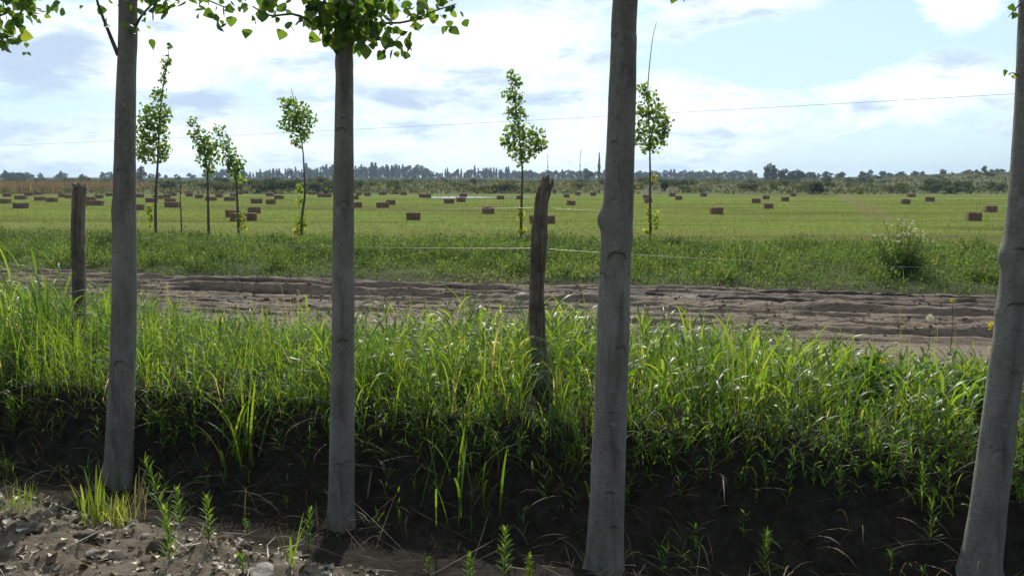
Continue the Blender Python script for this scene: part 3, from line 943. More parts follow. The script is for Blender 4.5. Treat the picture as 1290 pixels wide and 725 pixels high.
poplar('thick grey poplar trunk right of the twisted fence post with a bulge halfway up',
       [(762, 715, 46), (766, 600, 43), (770, 500, 41), (774, 350, 39), (778, 270, 38), (781, 200, 36), (786, 60, 33), (788, 0, 32)],
       [(757, 276, -1, .36, .05), (795, 300, 1, .08, .04)], [(775, 322, 24), (757, 345, 12), (780, 435, 13), (766, 614, 13), (770, 655, 10), (778, 385, 8), (772, 560, 7)],
       [([(795, 10, .0), (815, -25, -.1), (840, -40, -.2), (858, -8, -.25), (862, 2, -.25)], .008, 22, .012)],
       3.55, 103)
poplar('leaning grey poplar trunk at the right edge with two swollen branch collars',
       [(1234, 728, 55), (1246, 630, 49), (1263, 500, 46), (1276, 400, 44), (1284, 320, 44), (1292, 230, 42), (1298, 120, 40), (1302, 0, 38)],
       [(1262, 322, -1, .30, .05), (1264, 395, -1, .12, .04)], [(1275, 318, 26), (1272, 385, 26), (1252, 560, 9), (1268, 465, 10)],
       [([(1285, 5, .0), (1276, 15, -.02), (1270, 22, -.05)], .004, 30, .012, .04),
        ([(1282, 95, .0), (1276, 92, -.02), (1270, 94, -.04)], .004, 28, .014, .034)],
       3.55, 104)
# tree just outside the left edge: only its leaves hang into the picture
poplar('poplar whose leaves hang into the top left corner, its trunk outside the picture',
       [(-95, 585, 36), (-90, 400, 32), (-85, 200, 28), (-80, 0, 25)], [], [],
       [([(-82, 60, 0), (-40, 35, -.1), (0, 20, -.1), (30, 8, -.1), (52, 12, -.1)], .010, 95, .055),
        ([(-82, 90, 0), (-45, 70, -.05), (-10, 52, -.1), (12, 46, -.1), (22, 50, -.1)], .008, 85, .05),
        ([(-82, 20, 0), (-30, -5, -.1), (10, -12, -.1), (45, -8, -.1)], .010, 110, .06)],
       3.3, 105, base=(-3.72, 5.42, zs(-3.72, 5.42)))


# ------------------------------------------------------------------ fence
def fence_post(label, pts, seed, D, gz):
    g = np.array([at(pts[0][0], pts[0][1], D)[0], D, gz])
    P = [at(px, py, D) for px, py, w in pts]
    R = [w / 2 / FPX * D for px, py, w in pts]
    P = [np.array([P[0][0], D, gz - .3])] + P; R = [R[0]] + R
    PR = spline(np.column_stack([deltas(g, P), R]), 60)
    t = thing('fence_post', g, label, 'fence post', 'rough wooden fence posts')
    mb = MB()

    def rf(s, th, P):
        z = P[:, 2:3]
        return 1 + .30 * fbm(np.cos(th) * 1.2 + 0 * z, np.sin(th) * 1.2 + z * 3.5, seed) + .10 * np.sin(th * 3 + seed + z * .8) + .34 * fbm(np.cos(th) * 3 + z * .4, np.sin(th) * 3 + z * 11, seed + 5) - .22 * np.exp(-((th - 1.9 - .25 * np.sin(z * 4)) / .16) ** 2)
    tube(mb, PR[:, :3], PR[:, 3], 32, rfun=rf)
    vv = mb.v[-1].reshape(-1, 32, 3)
    vv[-1, :, 2] += RNG.uniform(-.03, .05, 32)          # splintered top
    mb.build('post', M['post'], t)
    return t, g, PR


def on_post(g, PR, z):
    i = int(np.argmin(abs(PR[:, 2] + g[2] - z)))
    return PR[i, :3] + g, PR[i, 3]


D2, D1 = 6.0, 7.6
x2 = at(680, 490, D2)[0]; x1 = at(100, 420, D1)[0]
tp2, g2, PR2 = fence_post('tall twisted grey fence post with a crooked top beside the thick poplar',
    [(681, 500, 18), (680, 455, 20), (677, 415, 20), (676, 375, 18), (678, 330, 19), (680, 295, 20), (682, 265, 17), (685, 246, 17), (691, 228, 14)], 201, D2, zs(x2, D2))
tp1, g1, PR1 = fence_post('dark straight fence post with rounded top left of the leftmost poplar',
    [(101, 425, 16), (100, 360, 17), (98, 300, 16), (99, 255, 15), (100, 236, 15)], 202, D1, zs(x1, D1))
# two wire strands, tied to both posts
fd = (g1 - g2); fd[2] = 0
for k, z in enumerate((1.79, 2.09)):
    pts = []
    a, ra = on_post(g1, PR1, min(z + .02, 2.15)); b, rb = on_post(g2, PR2, z)
    a = a + np.array([0, -ra * .95, 0]); b = b + np.array([0, -rb * .95, 0])
    dirv = (b - a)
    def seg(p, q, n=16, sag=.04):
        s = np.linspace(0, 1, n)[:, None]
        w = p + (q - p) * s; w[:, 2] -= sag * 4 * (s * (1 - s))[:, 0]; return w
    W = np.vstack([seg(a - dirv * 1.0, a)[:-1], seg(a, b)[:-1], seg(b, b + dirv * .95)])
    mb = MB(); tube(mb, W - g2, (.0013, .0008)[k], 5, cap=True)
    o = mb.build('fence_wire', M['wire'], loc=g2)
    tag(o, ['thin pale fence wire strung at mid height across both fence posts', 'thin fence wire strung near the tops of both fence posts', 'low fence wire running just above the grass between both posts'][k], 'wire', 'fence wires')

# power line across the sky
A = at(-260, 192, 150); Bp = at(1600, 100, 48)
s = np.linspace(0, 1, 80)[:, None]
Wp = A + (Bp - A) * s; Wp[:, 2] -= .5 * 4 * (s * (1 - s))[:, 0]
mb = MB(); tube(mb, Wp - A, .015, 5)
tag(mb.build('power_line', M['cable'], loc=A), 'single grey power line sagging across the pale sky', 'power line')


# ------------------------------------------------------------------ saplings beyond the road
def sapling(label, trunk, blobs, basal, D, seed, tips=(), cat='tree', nl=34, base_w=4.2):
    global RNG
    rng = np.random.default_rng(seed); keep, RNG = RNG, rng
    P = [at(px, py, D) for px, py in trunk]
    bx = P[0][0]; g = np.array([bx, D, zs(bx, D)])
    t = thing('young_poplar', g, label, cat, 'young poplars beyond the road')
    sc = D / FPX
    Q = spline(np.vstack([g - np.array([0, 0, .2]), np.array(P[1:])]) - g, 30)
    mb = MB(); tube(mb, Q, base_w / 2 * sc * (1 - .88 * np.linspace(0, 1, 30) ** .8), 7)
    mb.build('trunk', M['twig'], t)
    bm = MB(); lm = MB()
    for (px, py, rx, ry) in blobs:
        c = at(px, py, D) - g
        n = int(nl * (rx * ry) / 42) + 5
        u = rng.normal(size=(n, 3)); u /= np.linalg.norm(u, axis=1)[:, None]
        u *= (rng.random(n) ** .45)[:, None]
        L = c + u * np.array([rx * 1.15, rx * 1.15, ry * 1.1]) * sc
        L += rng.normal(0, 1.2 * sc, L.shape)
        # twigs to the blob
        i = int(np.argmin(np.abs(Q[:, 2] - (c[2] - ry * sc * .9)))); st = Q[i]
        for k in range(3):
            e = L[rng.integers(n)]
            tube(bm, spline([st, (st + e) / 2 + np.array([0, 0, -.05]), e], 6), np.linspace(.011, .005, 6), 4, cap=False)
        leaves(lm, L, rng.uniform(2.6, 5.0, n) * sc, tint=np.clip(rng.normal(.70, .16, n), 0, .88))
    for tp in tips:
        vm = MB(); tube(vm, spline(np.array([at(px, py, D) for px, py in tp]) - g, 10), np.linspace(.018, .007, 10), 4); vm.build('whip', M['twig'], t)
    bm.build('branches', M['twig'], t)
    lm.build('crown', M['leaf'], t, smooth=False)
    if basal:
        for (px, py, rx, ry, tn) in basal:
            ym = MB()
            c = at(px, py, D) - g; n = int(rx * ry / 1.8) + 8
            u = rng.normal(size=(n, 3)); u /= np.linalg.norm(u, axis=1)[:, None]; u *= (rng.random(n) ** .5)[:, None]
            leaves(ym, c + u * np.array([rx, rx, ry]) * sc, rng.uniform(2.6, 4.8, n) * sc, tint=np.clip(rng.normal(tn * .65, .18, n), 0, .9))
            ym.build('basal_shoot', M['yellow_leaf'], t, smooth=False)
    RNG = keep
    return t


SD = 28.0
sapling('tallest young poplar with a thin wispy tip beside the leftmost trunk', [(195, 292), (196, 250), (199, 200), (201, 150), (206, 105), (212, 72), (213, 55)],
        [(192, 190, 17, 16), (184, 170, 12, 18), (203, 165, 10, 14), (196, 140, 17, 12), (186, 150, 12, 14), (200, 118, 9, 9), (210, 145, 5, 8), (178, 192, 8, 10), (207, 190, 7, 12), (206, 100, 4, 7), (208, 88, 3, 5), (213, 75, 4, 6), (207, 80, 2, 5), (213, 56, 2, 4)],
        [(189, 272, 5, 14, .4), (190, 260, 4, 5, .7)], SD, 301)
sapling('slim young poplar with narrow crown bent to the left', [(262, 292), (262, 250), (261, 215), (256, 185), (247, 150)],
        [(243, 154, 7, 6), (249, 168, 9, 9), (258, 180, 11, 10), (261, 198, 12, 12), (268, 188, 6, 9), (252, 190, 8, 9), (263, 212, 8, 7)], [], SD, 302)
sapling('young poplar with a strongly left leaning crown behind reddish bales', [(301, 292), (299, 255), (297, 225), (288, 195), (277, 162)],
        [(277, 164, 7, 7), (283, 180, 10, 10), (291, 196, 10, 10), (296, 212, 9, 10), (288, 205, 8, 8), (303, 208, 5, 8), (300, 224, 6, 6)],
        [(303, 272, 7, 8, .45), (305, 284, 7, 6, .5)], SD, 303)
sapling('young poplar with a small round crown on a long bare crooked trunk', [(378, 296), (381, 270), (384, 245), (383, 215), (381, 185), (374, 150), (366, 122)],
        [(362, 128, 9, 8), (372, 140, 16, 13), (384, 150, 13, 13), (367, 155, 13, 14), (380, 168, 12, 11), (374, 180, 7, 5)],
        [(378, 238, 5, 12, .35), (377, 255, 4, 6, .5), (380, 280, 11, 14, .35), (373, 290, 7, 8, .9)], SD, 304, tips=[[(374, 150), (370, 125), (367, 112)]])
sapling('young poplar with a tall uneven crown just left of the twisted fence post', [(656, 298), (657, 260), (658, 215), (654, 170), (648, 125), (643, 95)],
        [(644, 96, 6, 8), (652, 104, 6, 8), (644, 118, 9, 10), (653, 125, 8, 10), (646, 140, 9, 11), (656, 145, 8, 9), (645, 165, 10, 12), (660, 168, 13, 14), (676, 172, 13, 11), (668, 188, 14, 10), (648, 186, 11, 11), (658, 200, 11, 7), (682, 182, 8, 9), (638, 178, 7, 10)],
        [(655, 272, 6, 14, .6), (657, 290, 7, 8, .75)], SD, 305)
sapling('young poplar with a dense leafy crown and a long bare whip above it', [(820, 298), (819, 260), (819, 215), (818, 170), (816, 125), (817, 104)],
        [(810, 112, 7, 8), (818, 122, 10, 9), (810, 140, 11, 12), (826, 140, 13, 12), (833, 155, 12, 13), (815, 162, 13, 13), (804, 172, 8, 12), (828, 176, 12, 12), (818, 186, 10, 7), (838, 165, 6, 10)],
        [(824, 222, 4, 5, .9), (817, 270, 4, 16, .8), (826, 276, 7, 13, .3), (815, 290, 5, 5, .9)], SD, 306,
        tips=[[(816, 110), (818, 85), (822, 50), (827, 28)]])
# leafless whip
g = np.array([at(228, 280, SD)[0], SD, 0]); g[2] = zs(g[0], SD)
mb = MB(); Q = spline(np.array([g - [0, 0, .2], at(228, 270, SD), at(227, 250, SD), at(228, 232, SD)]) - g, 12); tube(mb, Q, np.linspace(.03, .01, 12), 6)
leaves(mb, Q[-4:] + RNG.normal(0, .06, (4, 3)), .1, tint=.3, tmpl=LEAF_SMALL, F=LEAF_SF)
tag(mb.build('bare_sapling', M['twig'], loc=g), 'thin almost leafless sapling between the tallest poplar and the slim one', 'tree')

# shrub with pale flower heads on the right verge
D = 17.7
c = at(1135, 350, D); g = np.array([c[0], D, zs(c[0], D)])
t = thing('flowering_bush', g, 'loose green bush with pale seed heads on the right verge', 'bush')
sm, lm, fm = MB(), MB(), MB()
for k in range(150):
    a = RNG.uniform(0, 2 * PI); r = RNG.random() ** .5; hgt = RNG.uniform(.4, 1.1) * (1.32 - .5 * r) * (1 - .25 * (math.cos(a) * r > .3))
    e = np.array([math.cos(a) * r * .72, math.sin(a) * r * .7, hgt])
    s0 = e * np.array([.3, .3, 0])
    Pb = spline([s0, s0 * .6 + e * .4 + np.array([0, 0, .1]), e], 6)
    tube(sm, Pb, np.linspace(.006, .003, 6), 4, cap=False)
    u = RNG.random(26) * .8 + .2
    i0 = (u * 4.99).astype(int)
    leaves(lm, Pb[i0] + RNG.normal(0, .05, (26, 3)), RNG.uniform(.03, .065, 26), tint=np.clip(RNG.normal(.62, .15, 26), 0, .85), tmpl=LEAF_SMALL, F=LEAF_SF, droop=0)
    if hgt > .75 and RNG.random() < .8:
        fm = MB(); leaves(fm, Pb[-1] + RNG.normal(0, .014, (7, 3)), .032, tint=RNG.random(7), tmpl=LEAF_SMALL, F=LEAF_SF); fm.build('seed_head', M['flower_white'], t, smooth=False)
sm.build('stems', M['stem'], t); lm.build('foliage', M['verge'], t, smooth=False); pass


# ------------------------------------------------------------------ hay bales
def bale_mesh(seed):
    rng = np.random.default_rng(seed)
    n = (15, 8, 7); mb = MB()
    sz = np.array([1.0, .5, .42])
    import bmesh
    bm = bmesh.new(); bmesh.ops.create_cube(bm, size=1)
    bmesh.ops.subdivide_edges(bm, edges=bm.edges, cuts=9, use_grid_fill=True)
    V = np.array([v.co[:] for v in bm.verts]); F = np.array([[v.index for v in f.verts] for f in bm.faces])
    bm.free()
    # rounded box
    p = np.abs(V * 2); k = 1 - .06 * (p ** 6).sum(1)[:, None] / 3 * 1.0
    V = V * k * sz
    N = V / np.linalg.norm(V, axis=1)[:, None]
    V = V + N * ((fbm(V[:, 0] * 9 + V[:, 2] * 5, V[:, 1] * 9 - V[:, 2] * 7, seed) * .09) + (fbm(V[:, 0] * 3 + V[:, 1] * 7, V[:, 2] * 6, seed + 3) * .06))[:, None]
    tw = np.exp(-((np.abs(V[:, 0]) - .22) / .025) ** 2) * .03
    V = V - N * tw[:, None]
    V[:, 2] += .2
    mb.add(V, [F])
    # loose straws
    m = 420
    i = rng.integers(0, len(V), m)
    global RNG
    keep, RNG = RNG, rng
    blades(mb, V[i] * .98, rng.uniform(.05, .14, m), .008, rng.uniform(0, 2 * PI, m), rng.uniform(.2, 2.2, m), rng.uniform(-.4, .6, m), 2)
    RNG = keep
    return mb.mesh('hay_bale', M['hay'])


BM = [bale_mesh(s) for s in (1, 2, 3, 4)]
z1 = [(20, 217, 50, 18), (95, 240, 75, 20), (30, 188, 40, 8), (98, 200, 60, 12), (140, 183, 40, 8), (187, 178, 40, 8), (193, 206, 52, 12), (252, 212, 55, 12), (305, 190, 30, 8), (337, 195, 35, 9), (450, 206, 45, 11), (468, 227, 85, 17), (490, 196, 40, 9), (543, 184, 35, 8), (690, 252, 34, 18), (695, 192, 40, 8), (753, 213, 62, 16), (787, 197, 55, 14), (833, 194, 28, 10), (847, 215, 55, 16), (855, 235, 78, 24), (858, 184, 40, 8), (852, 175, 28, 8), (943, 187, 36, 8), (942, 175, 30, 7), (992, 194, 40, 10), (1050, 204, 58, 15), (1092, 191, 34, 9), (1145, 205, 60, 16), (1166, 188, 36, 9), (1200, 176, 28, 8), (1225, 169, 24, 7), (1157, 281, 66, 30), (1190, 298, 86, 36), (1245, 297, 50, 33), (1275, 217, 46, 16), (1267, 263, 66, 28)]
z2 = [(15, 293, 48, 16), (80, 297, 48, 14), (75, 260, 40, 9), (120, 272, 50, 12), (345, 265, 75, 10), (497, 273, 34, 14), (505, 310, 54, 24), (632, 311, 68, 24), (672, 299, 46, 18), (515, 257, 30, 8), (557, 259, 34, 8), (632, 254, 40, 8), (690, 249, 50, 8), (736, 255, 30, 7), (842, 267, 62, 11), (783, 368, 75, 32), (960, 291, 52, 18), (1018, 285, 48, 16), (1153, 336, 64, 32), (1213, 274, 36, 13), (285, 254, 34, 7), (1030, 262, 40, 8)]
z3 = [(57, 274, 36, 14), (140, 388, 62, 28), (200, 388, 58, 28), (289, 266, 30, 10), (311, 300, 45, 20), (345, 255, 30, 8), (420, 258, 24, 9), (682, 270, 28, 12), (693, 290, 28, 16), (810, 261, 28, 11), (843, 276, 30, 13), (965, 261, 30, 10), (1032, 339, 65, 30), (1225, 290, 46, 18)]
z4 = [(22, 273, 30, 14), (36, 314, 42, 24), (118, 282, 30, 16), (157, 260, 26, 9), (712, 294, 40, 18), (740, 262, 36, 14), (832, 285, 46, 13), (1055, 370, 65, 36), (1135, 331, 50, 28)]
bl = []
for zz, k, ox, oy in ((z1, .252, 0, 200), (z2, .2558, 320, 180), (z3, .2558, 640, 180), (z4, .2558, 960, 180)):
    for cx, cy, w, h in zz:
        bl.append((ox + cx * k, oy + (cy + h * .5) * k, w * k, h * k))
NEAR = {  # px centre x, bottom y -> label
    (291.6, 274.6): 'reddish brown bale lying behind the left end of the nearest bale cluster',
    (299.9, 279.6): 'rusty brown bale in front of the left leaning sapling, nearest of its cluster',
    (313.7, 279.0): 'rusty bale touching the right side of the bale at the left leaning sapling',
    (319.3, 269.8): 'dark wide bale right of the left leaning sapling and its rusty bales',
    (520.3, 278.2): 'dark sloping bale lying alone midway between second trunk and twisted post',
    (614.9, 270.0): 'single blocky bale left of the sapling with the tall uneven crown',
    (449.2, 262.4): 'dark bale touching the right edge of the second poplar trunk',
    (481.7, 262.6): 'long bale right of the second trunk, the front one of a close pair',
    (491.9, 258.8): 'smaller bale tucked behind the front bale of the close pair',
    (565.6, 256.7): 'left bale of two level bales below the flooded strip',
    (580.4, 254.9): 'right bale of two level bales below the flooded strip',
    (904.0, 270.6): 'boxy brown bale alone in the grass right of the leafy sapling',
    (953.4, 256.5): 'brown bale just left of the trio of bales beyond the boxy one',
    (969.2, 263.4): 'nearest bale of the small group near the middle right of the field',
    (990.2, 254.2): 'small bale right of the group near the middle right of the field',
    (1142.1, 257.5): 'single dark bale left of centre in the right part of the field',
    (1172.8, 254.6): 'low flattened bale beyond the two bales by the right trunk',
    (1229.9, 279.3): 'nearest dark bale beside the leaning poplar trunk at the right',
    (1250.3, 268.2): 'dark bale just behind the nearest one by the leaning right trunk',
    (675.8, 282.8): 'bale showing on the left side of the twisted fence post',
    (691.2, 282.8): 'bale showing on the right side of the twisted fence post',
    (719.6, 259.3): 'dark bale between the twisted fence post and the thick trunk',
    (215.5, 262.2): 'largest dark bale below the tallest young poplar',
    (213.4, 256.2): 'dark bale directly behind the largest one below the tallest young poplar',
    (189.8, 255.7): 'wide dark bale just left of the tallest young poplar',
    (117.9, 259.3): 'long dark bale touching the right side of the straight fence post',
    (23.9, 263.0): 'wide dark bale nearest the left edge of the field',
    (5.0, 257.0): 'dark bale cut by the left edge of the picture',
    (173.9, 265.7): 'bale half hidden by the right side of the leftmost trunk',
    (63.5, 254.9): 'right bale of two thin bales left of the straight fence post',
    (48.6, 253.4): 'left bale of two thin bales left of the straight fence post',
    (264.6, 253.3): 'dark bale behind the trunk of the slim left bent sapling',
    (288.5, 253.7): 'dark bale just right of the slim sapling and left of the leaning one',
}
for k, (px, py, w, h) in enumerate(bl):
    dep = py - 222
    p = ground_hit(px, py)
    D = p[1]
    o = bpy.data.objects.new('hay_bale', BM[k % 4]); COL.objects.link(o)
    L = min(max(w / FPX * D * .93, .65), 1.5); Hh = min(max(h / FPX * D * 1.2, .42), .62)
    zf = float(zfield(np.array([p[0]]), np.array([min(D, 109.)]))[0])
    o.location = (p[0], D + .25, min(zf, .05) - .02 if D < 109 else zs(p[0], D))
    o.scale = (L, random.uniform(.9, 1.15), Hh / .42)
    o.rotation_euler = (random.uniform(-.04, .04), random.uniform(-.05, .05), random.uniform(-.3, .3) + (PI if random.random() < .5 else 0))
    lab = None
    for (ax, ay), s_ in NEAR.items():
        if abs(ax - px) < 1.6 and abs(ay - py) < 2.5: lab = s_
    if lab: NEAR_USED = True; grp = 'hay bales in the front rows'
    elif px < 145: lab, grp = 'thin dark hay bale in the far rows left of the leftmost trunk', 'far hay bales left of the leftmost trunk'
    elif px < 320: lab, grp = 'small dark hay bale in the far rows behind the three left saplings', 'far hay bales behind the left saplings'
    elif px < 420: lab, grp = 'small hay bale in the far rows around the round crowned sapling', 'far hay bales around the round crowned sapling'
    elif px < 655: lab, grp = 'tiny dark hay bale near the far field edge between second trunk and twisted post', 'far hay bales between second trunk and twisted post'
    elif px < 830: lab, grp = 'tiny hay bale far off between the twisted post and the leafy sapling', 'far hay bales around the thick trunk'
    else: lab, grp = 'tiny hay bale near the far edge of the right half of the field', 'far hay bales in the right half of the field'
    tag(o, lab, 'hay bale', grp)


# ------------------------------------------------------------------ bushes and trees beyond the field
def bush_mesh(name, seed, n, mt, lo=0, hi=1, ball=5, tall=1.0, leaf=.16):
    rng = np.random.default_rng(seed)
    global RNG
    keep, RNG = RNG, rng
    mb = MB()
    for k in range(5):
        a = rng.uniform(0, 2 * PI)
        tube(mb, spline([[0, 0, -.1], [math.cos(a) * .15, math.sin(a) * .15, .3], [math.cos(a) * .4, math.sin(a) * .4, .6 * tall]], 5), [.03, .025, .02, .014, .008], 4, tint=0)
    cs = [(rng.uniform(-.55, .55), rng.uniform(-.4, .4), rng.uniform(.25, .65) * tall, rng.uniform(.25, .48)) for _ in range(ball)]
    for cx, cy, cz, r in cs:
        m = n // ball
        u = rng.normal(size=(m, 3)); u /= np.linalg.norm(u, axis=1)[:, None]; u *= (rng.random(m) ** .35)[:, None] * r
        L = np.array([cx, cy, cz]) + u * np.array([1, 1, .85 * tall]); L[:, 2] = np.abs(L[:, 2])
        leaves(mb, L, rng.uniform(.6, 1.2, m) * leaf, tint=np.clip(rng.normal((lo + hi) / 2, .18, m), lo, hi), tmpl=LEAF_SMALL, F=LEAF_SF, droop=0)
    RNG = keep
    return mb.mesh(name, mt, smooth=False)


BU = [bush_mesh('bush', 400 + k, 700, M['bush'], .15 * (k % 3), .45 + .2 * (k % 3), 6) for k in range(6)]
BDARK = bush_mesh('bush', 430, 1100, M['bush'], 0, .35, 8, leaf=.13)


def put_bush(px, py, D, w, h, me, label, grp):
    c = at(px, py, D)
    o = bpy.data.objects.new('bush', me); COL.objects.link(o)
    o.location = (c[0], D, zs(c[0], D) - .05)
    o.scale = (w / FPX * D / 1.7, w / FPX * D / 1.9, h / FPX * D / 1.0)
    o.rotation_euler = (0, 0, random.uniform(0, 6.28) if w < h * 2.2 else random.choice([0, PI]) + random.uniform(-.2, .2))
    return tag(o, label, 'bush', grp)


put_bush(347, 236, 116, 58, 20, BDARK, 'wide dark green bush behind the round crowned sapling', 'large bushes beyond the field')
put_bush(838, 232, 125, 17, 16, BDARK, 'dark compact bush standing right of the leafy sapling', 'large bushes beyond the field')
put_bush(497, 236, 122, 20, 11, BU[2], 'grey bush beyond the field right of the second trunk', 'large bushes beyond the field')
put_bush(640, 236, 121, 34, 10, BDARK, 'low dark bush behind the sapling with tall uneven crown', 'large bushes beyond the field')
put_bush(1180, 231, 150, 34, 16, BDARK, 'wide dark bush on the rise at the right, left one of two', 'large bushes beyond the field')
put_bush(1212, 231, 146, 22, 13, BDARK, 'dark bush on the rise at the right, right one of two', 'large bushes beyond the field')
put_bush(1010, 233, 128, 18, 9, BDARK, 'dark low bush beyond the middle right of the field', 'large bushes beyond the field')
put_bush(1040, 227, 190, 16, 11, BU[0], 'grey green bush right of the tall dark clump of trees', 'large bushes beyond the field')
for k in range(190):
    px = random.uniform(-40, 1330); D = 112 + 190 * random.random() ** 1.5
    if px < 150 and D < 155: D = 160 + random.random() * 80
    w = random.uniform(1.6, 5.0) / D * FPX; h = min(random.uniform(.7, 1.9), .5 * w * D / FPX + .5) / D * FPX
    if px < 430: lab, grp = 'grey green scrub bush beyond the left part of the field', 'scrub bushes beyond the left part of the field'
    elif px < 860: lab, grp = 'grey green scrub bush beyond the middle of the field', 'scrub bushes beyond the middle of the field'
    else: lab, grp = 'grey green scrub bush beyond the right part of the field', 'scrub bushes beyond the right part of the field'
    put_bush(px, 230, D, w, h, random.choice(BU), lab, grp)


def far_tree_mesh(seed, kind):
    """unit height"""
    rng = np.random.default_rng(seed)
    global RNG
    keep, RNG = RNG, rng
    mb = MB()
    tube(mb, [[0, 0, -.03], [0, 0, .5], [.01, 0, .9]], [.018, .012, .004], 5, tint=.1)
    if kind == 'poplar':
        n = 800; z = rng.random(n) ** .85; r = .12 * np.sin(np.clip(z * 1.05 + .1, 0, 1) * PI) ** .6 * (1 + .5 * (vnoise(z * 7, z * 0 + seed, seed) - .5))
        a = rng.uniform(0, 2 * PI, n); rr = r * rng.random(n) ** .5
        L = np.stack([np.cos(a) * rr, np.sin(a) * rr, .08 + z * .9], -1); lf = .07
    elif kind == 'round':
        n = 960; L = []
        for k in range(6):
            c = np.array([rng.uniform(-.25, .25), rng.uniform(-.2, .2), (.2 + .55 * k / 5) + rng.uniform(-.04, .1)]); r = rng.uniform(.17, .26)
            u = rng.normal(size=(n // 6, 3)); u /= np.linalg.norm(u, axis=1)[:, None]; L.append(np.abs(c + u * r * (rng.random(n // 6) ** .4)[:, None] * np.array([1, 1, .9])) * np.array([0, 0, 1]) + (c + u * r * (rng.random(n // 6) ** .4)[:, None]) * np.array([1, 1, 0]))
        L = np.concatenate(L); n = len(L); lf = .075
    else:
        n = 60; z = rng.random(n); a = rng.uniform(0, 2 * PI, n); rr = .035 * rng.random(n) * (1.1 - z)
        L = np.stack([np.cos(a) * rr, np.sin(a) * rr, .1 + z * .85], -1); lf = .03
        for k in range(10):
            zz = rng.uniform(.2, .85); aa = rng.uniform(0, 6.28)
            tube(mb, [[0, 0, zz], [.04 * math.cos(aa), .04 * math.sin(aa), zz + .12]], [.006, .002], 3, tint=.1)
    leaves(mb, L, rng.uniform(.6, 1.3, n) * lf, tint=np.clip(rng.normal(.45, .22, n), 0, 1), tmpl=LEAF_SMALL, F=LEAF_SF, droop=0)
    RNG = keep
    return mb.mesh('far_tree', M['far_leaf'], smooth=False)


FP = [far_tree_mesh(500 + k, 'poplar') for k in range(4)]
FR = [far_tree_mesh(520 + k, 'round') for k in range(4)]
FB = [far_tree_mesh(540 + k, 'bare') for k in range(2)]


def far_tree(px, top, D, me, wk, label, grp):
    c = at(px, top, D); x = c[0]; z0 = zs(x, D) - .3
    H = c[2] - z0
    o = bpy.data.objects.new('far_tree', me); COL.objects.link(o)
    o.location = (x, D, z0); o.scale = (H * wk, H * wk, H); o.rotation_euler = (0, 0, random.uniform(0, 6.28))
    return tag(o, label, 'tree', grp)


G1 = ('bluish tree in the long tree line on the horizon left of centre', 'trees in the left horizon line')
x = 262
while x < 642:
    gap = random.random()
    top = 213.5 + 3 * math.sin(x / 41) + random.uniform(-3.5, 2.5)
    if 380 < x < 600 and random.random() < .3: top -= 4
    far_tree(x, top - 1.2, random.uniform(520, 640), random.choice(FP if random.random() < .6 else FR), random.uniform(.8, 1.4), *G1)
    x += random.uniform(2.0, 4.6)
G2 = ('small hazy tree on the horizon at the left above the reeds', 'trees on the left horizon')
for k in range(46):
    far_tree(random.uniform(-20, 262), random.uniform(214, 220), random.uniform(430, 640), random.choice(FP + FR + FR), random.uniform(.9, 1.6), *G2)
for k in range(6):
    far_tree(5 + 5 * k, 216.5 + random.uniform(-1, 1), 420, random.choice(FR), 1.6, *G2)
far_tree(178, 208, 300, FR[1], .75, 'slender pale tree rising on the horizon just right of the leftmost trunk', 'single trees on the horizon')
G3 = ('bluish tree in the low even tree line right of the thick trunk', 'trees in the right horizon line')
x = 645
while x < 955:
    far_tree(x, 214.5 + random.uniform(-1.5, 2.5), random.uniform(520, 620), random.choice(FR + FP[:1]), random.uniform(1.2, 1.8), *G3)
    x += random.uniform(3, 6.0)
far_tree(690, 190, 330, FB[0], .6, 'tall bare spindly tree behind the twisted fence post', 'spindly trees on the horizon')
far_tree(731, 185, 350, FB[1], .6, 'tallest bare spindly tree left of the thick trunk', 'spindly trees on the horizon')
far_tree(755, 192, 350, FP[2], .35, 'slim spire shaped tree close to the left side of the thick trunk', 'spindly trees on the horizon')
far_tree(741, 211, 360, FR[0], 1.2, 'small round tree between the two spires left of the thick trunk', 'single trees on the horizon')
far_tree(967, 204, 300, FR[2], .9, 'tall dark tree, left and highest of the clump on the horizon at right', 'clump of trees at the right')
far_tree(975, 208, 302, FP[1], 1.5, 'dark pointed tree in the middle of the clump on the right horizon', 'clump of trees at the right')
for k, xx in enumerate((985, 993, 1001, 1008)):
    far_tree(xx, 211 + k * .8, 305, FR[k % 4], 1.5, 'rounded tree in the low right part of the dark clump on the horizon', 'low trees of the clump at the right')
G4 = ('small tree along the low skyline at the right', 'trees on the right skyline')
for k in range(46):
    px = random.uniform(1012, 1320)
    far_tree(px, random.uniform(214.5, 219) - 2.5 * (px > 1180), random.uniform(330, 480), random.choice(FR), random.uniform(1.0, 1.9), *G4)
far_tree(1241, 207, 310, FR[3], .95, 'dark round tree standing above the skyline near the right trunk', 'single trees on the horizon')
far_tree(1096, 213, 420, FR[1], .9, 'pale lone tree on the low skyline right of the dark clump', 'single trees on the horizon')


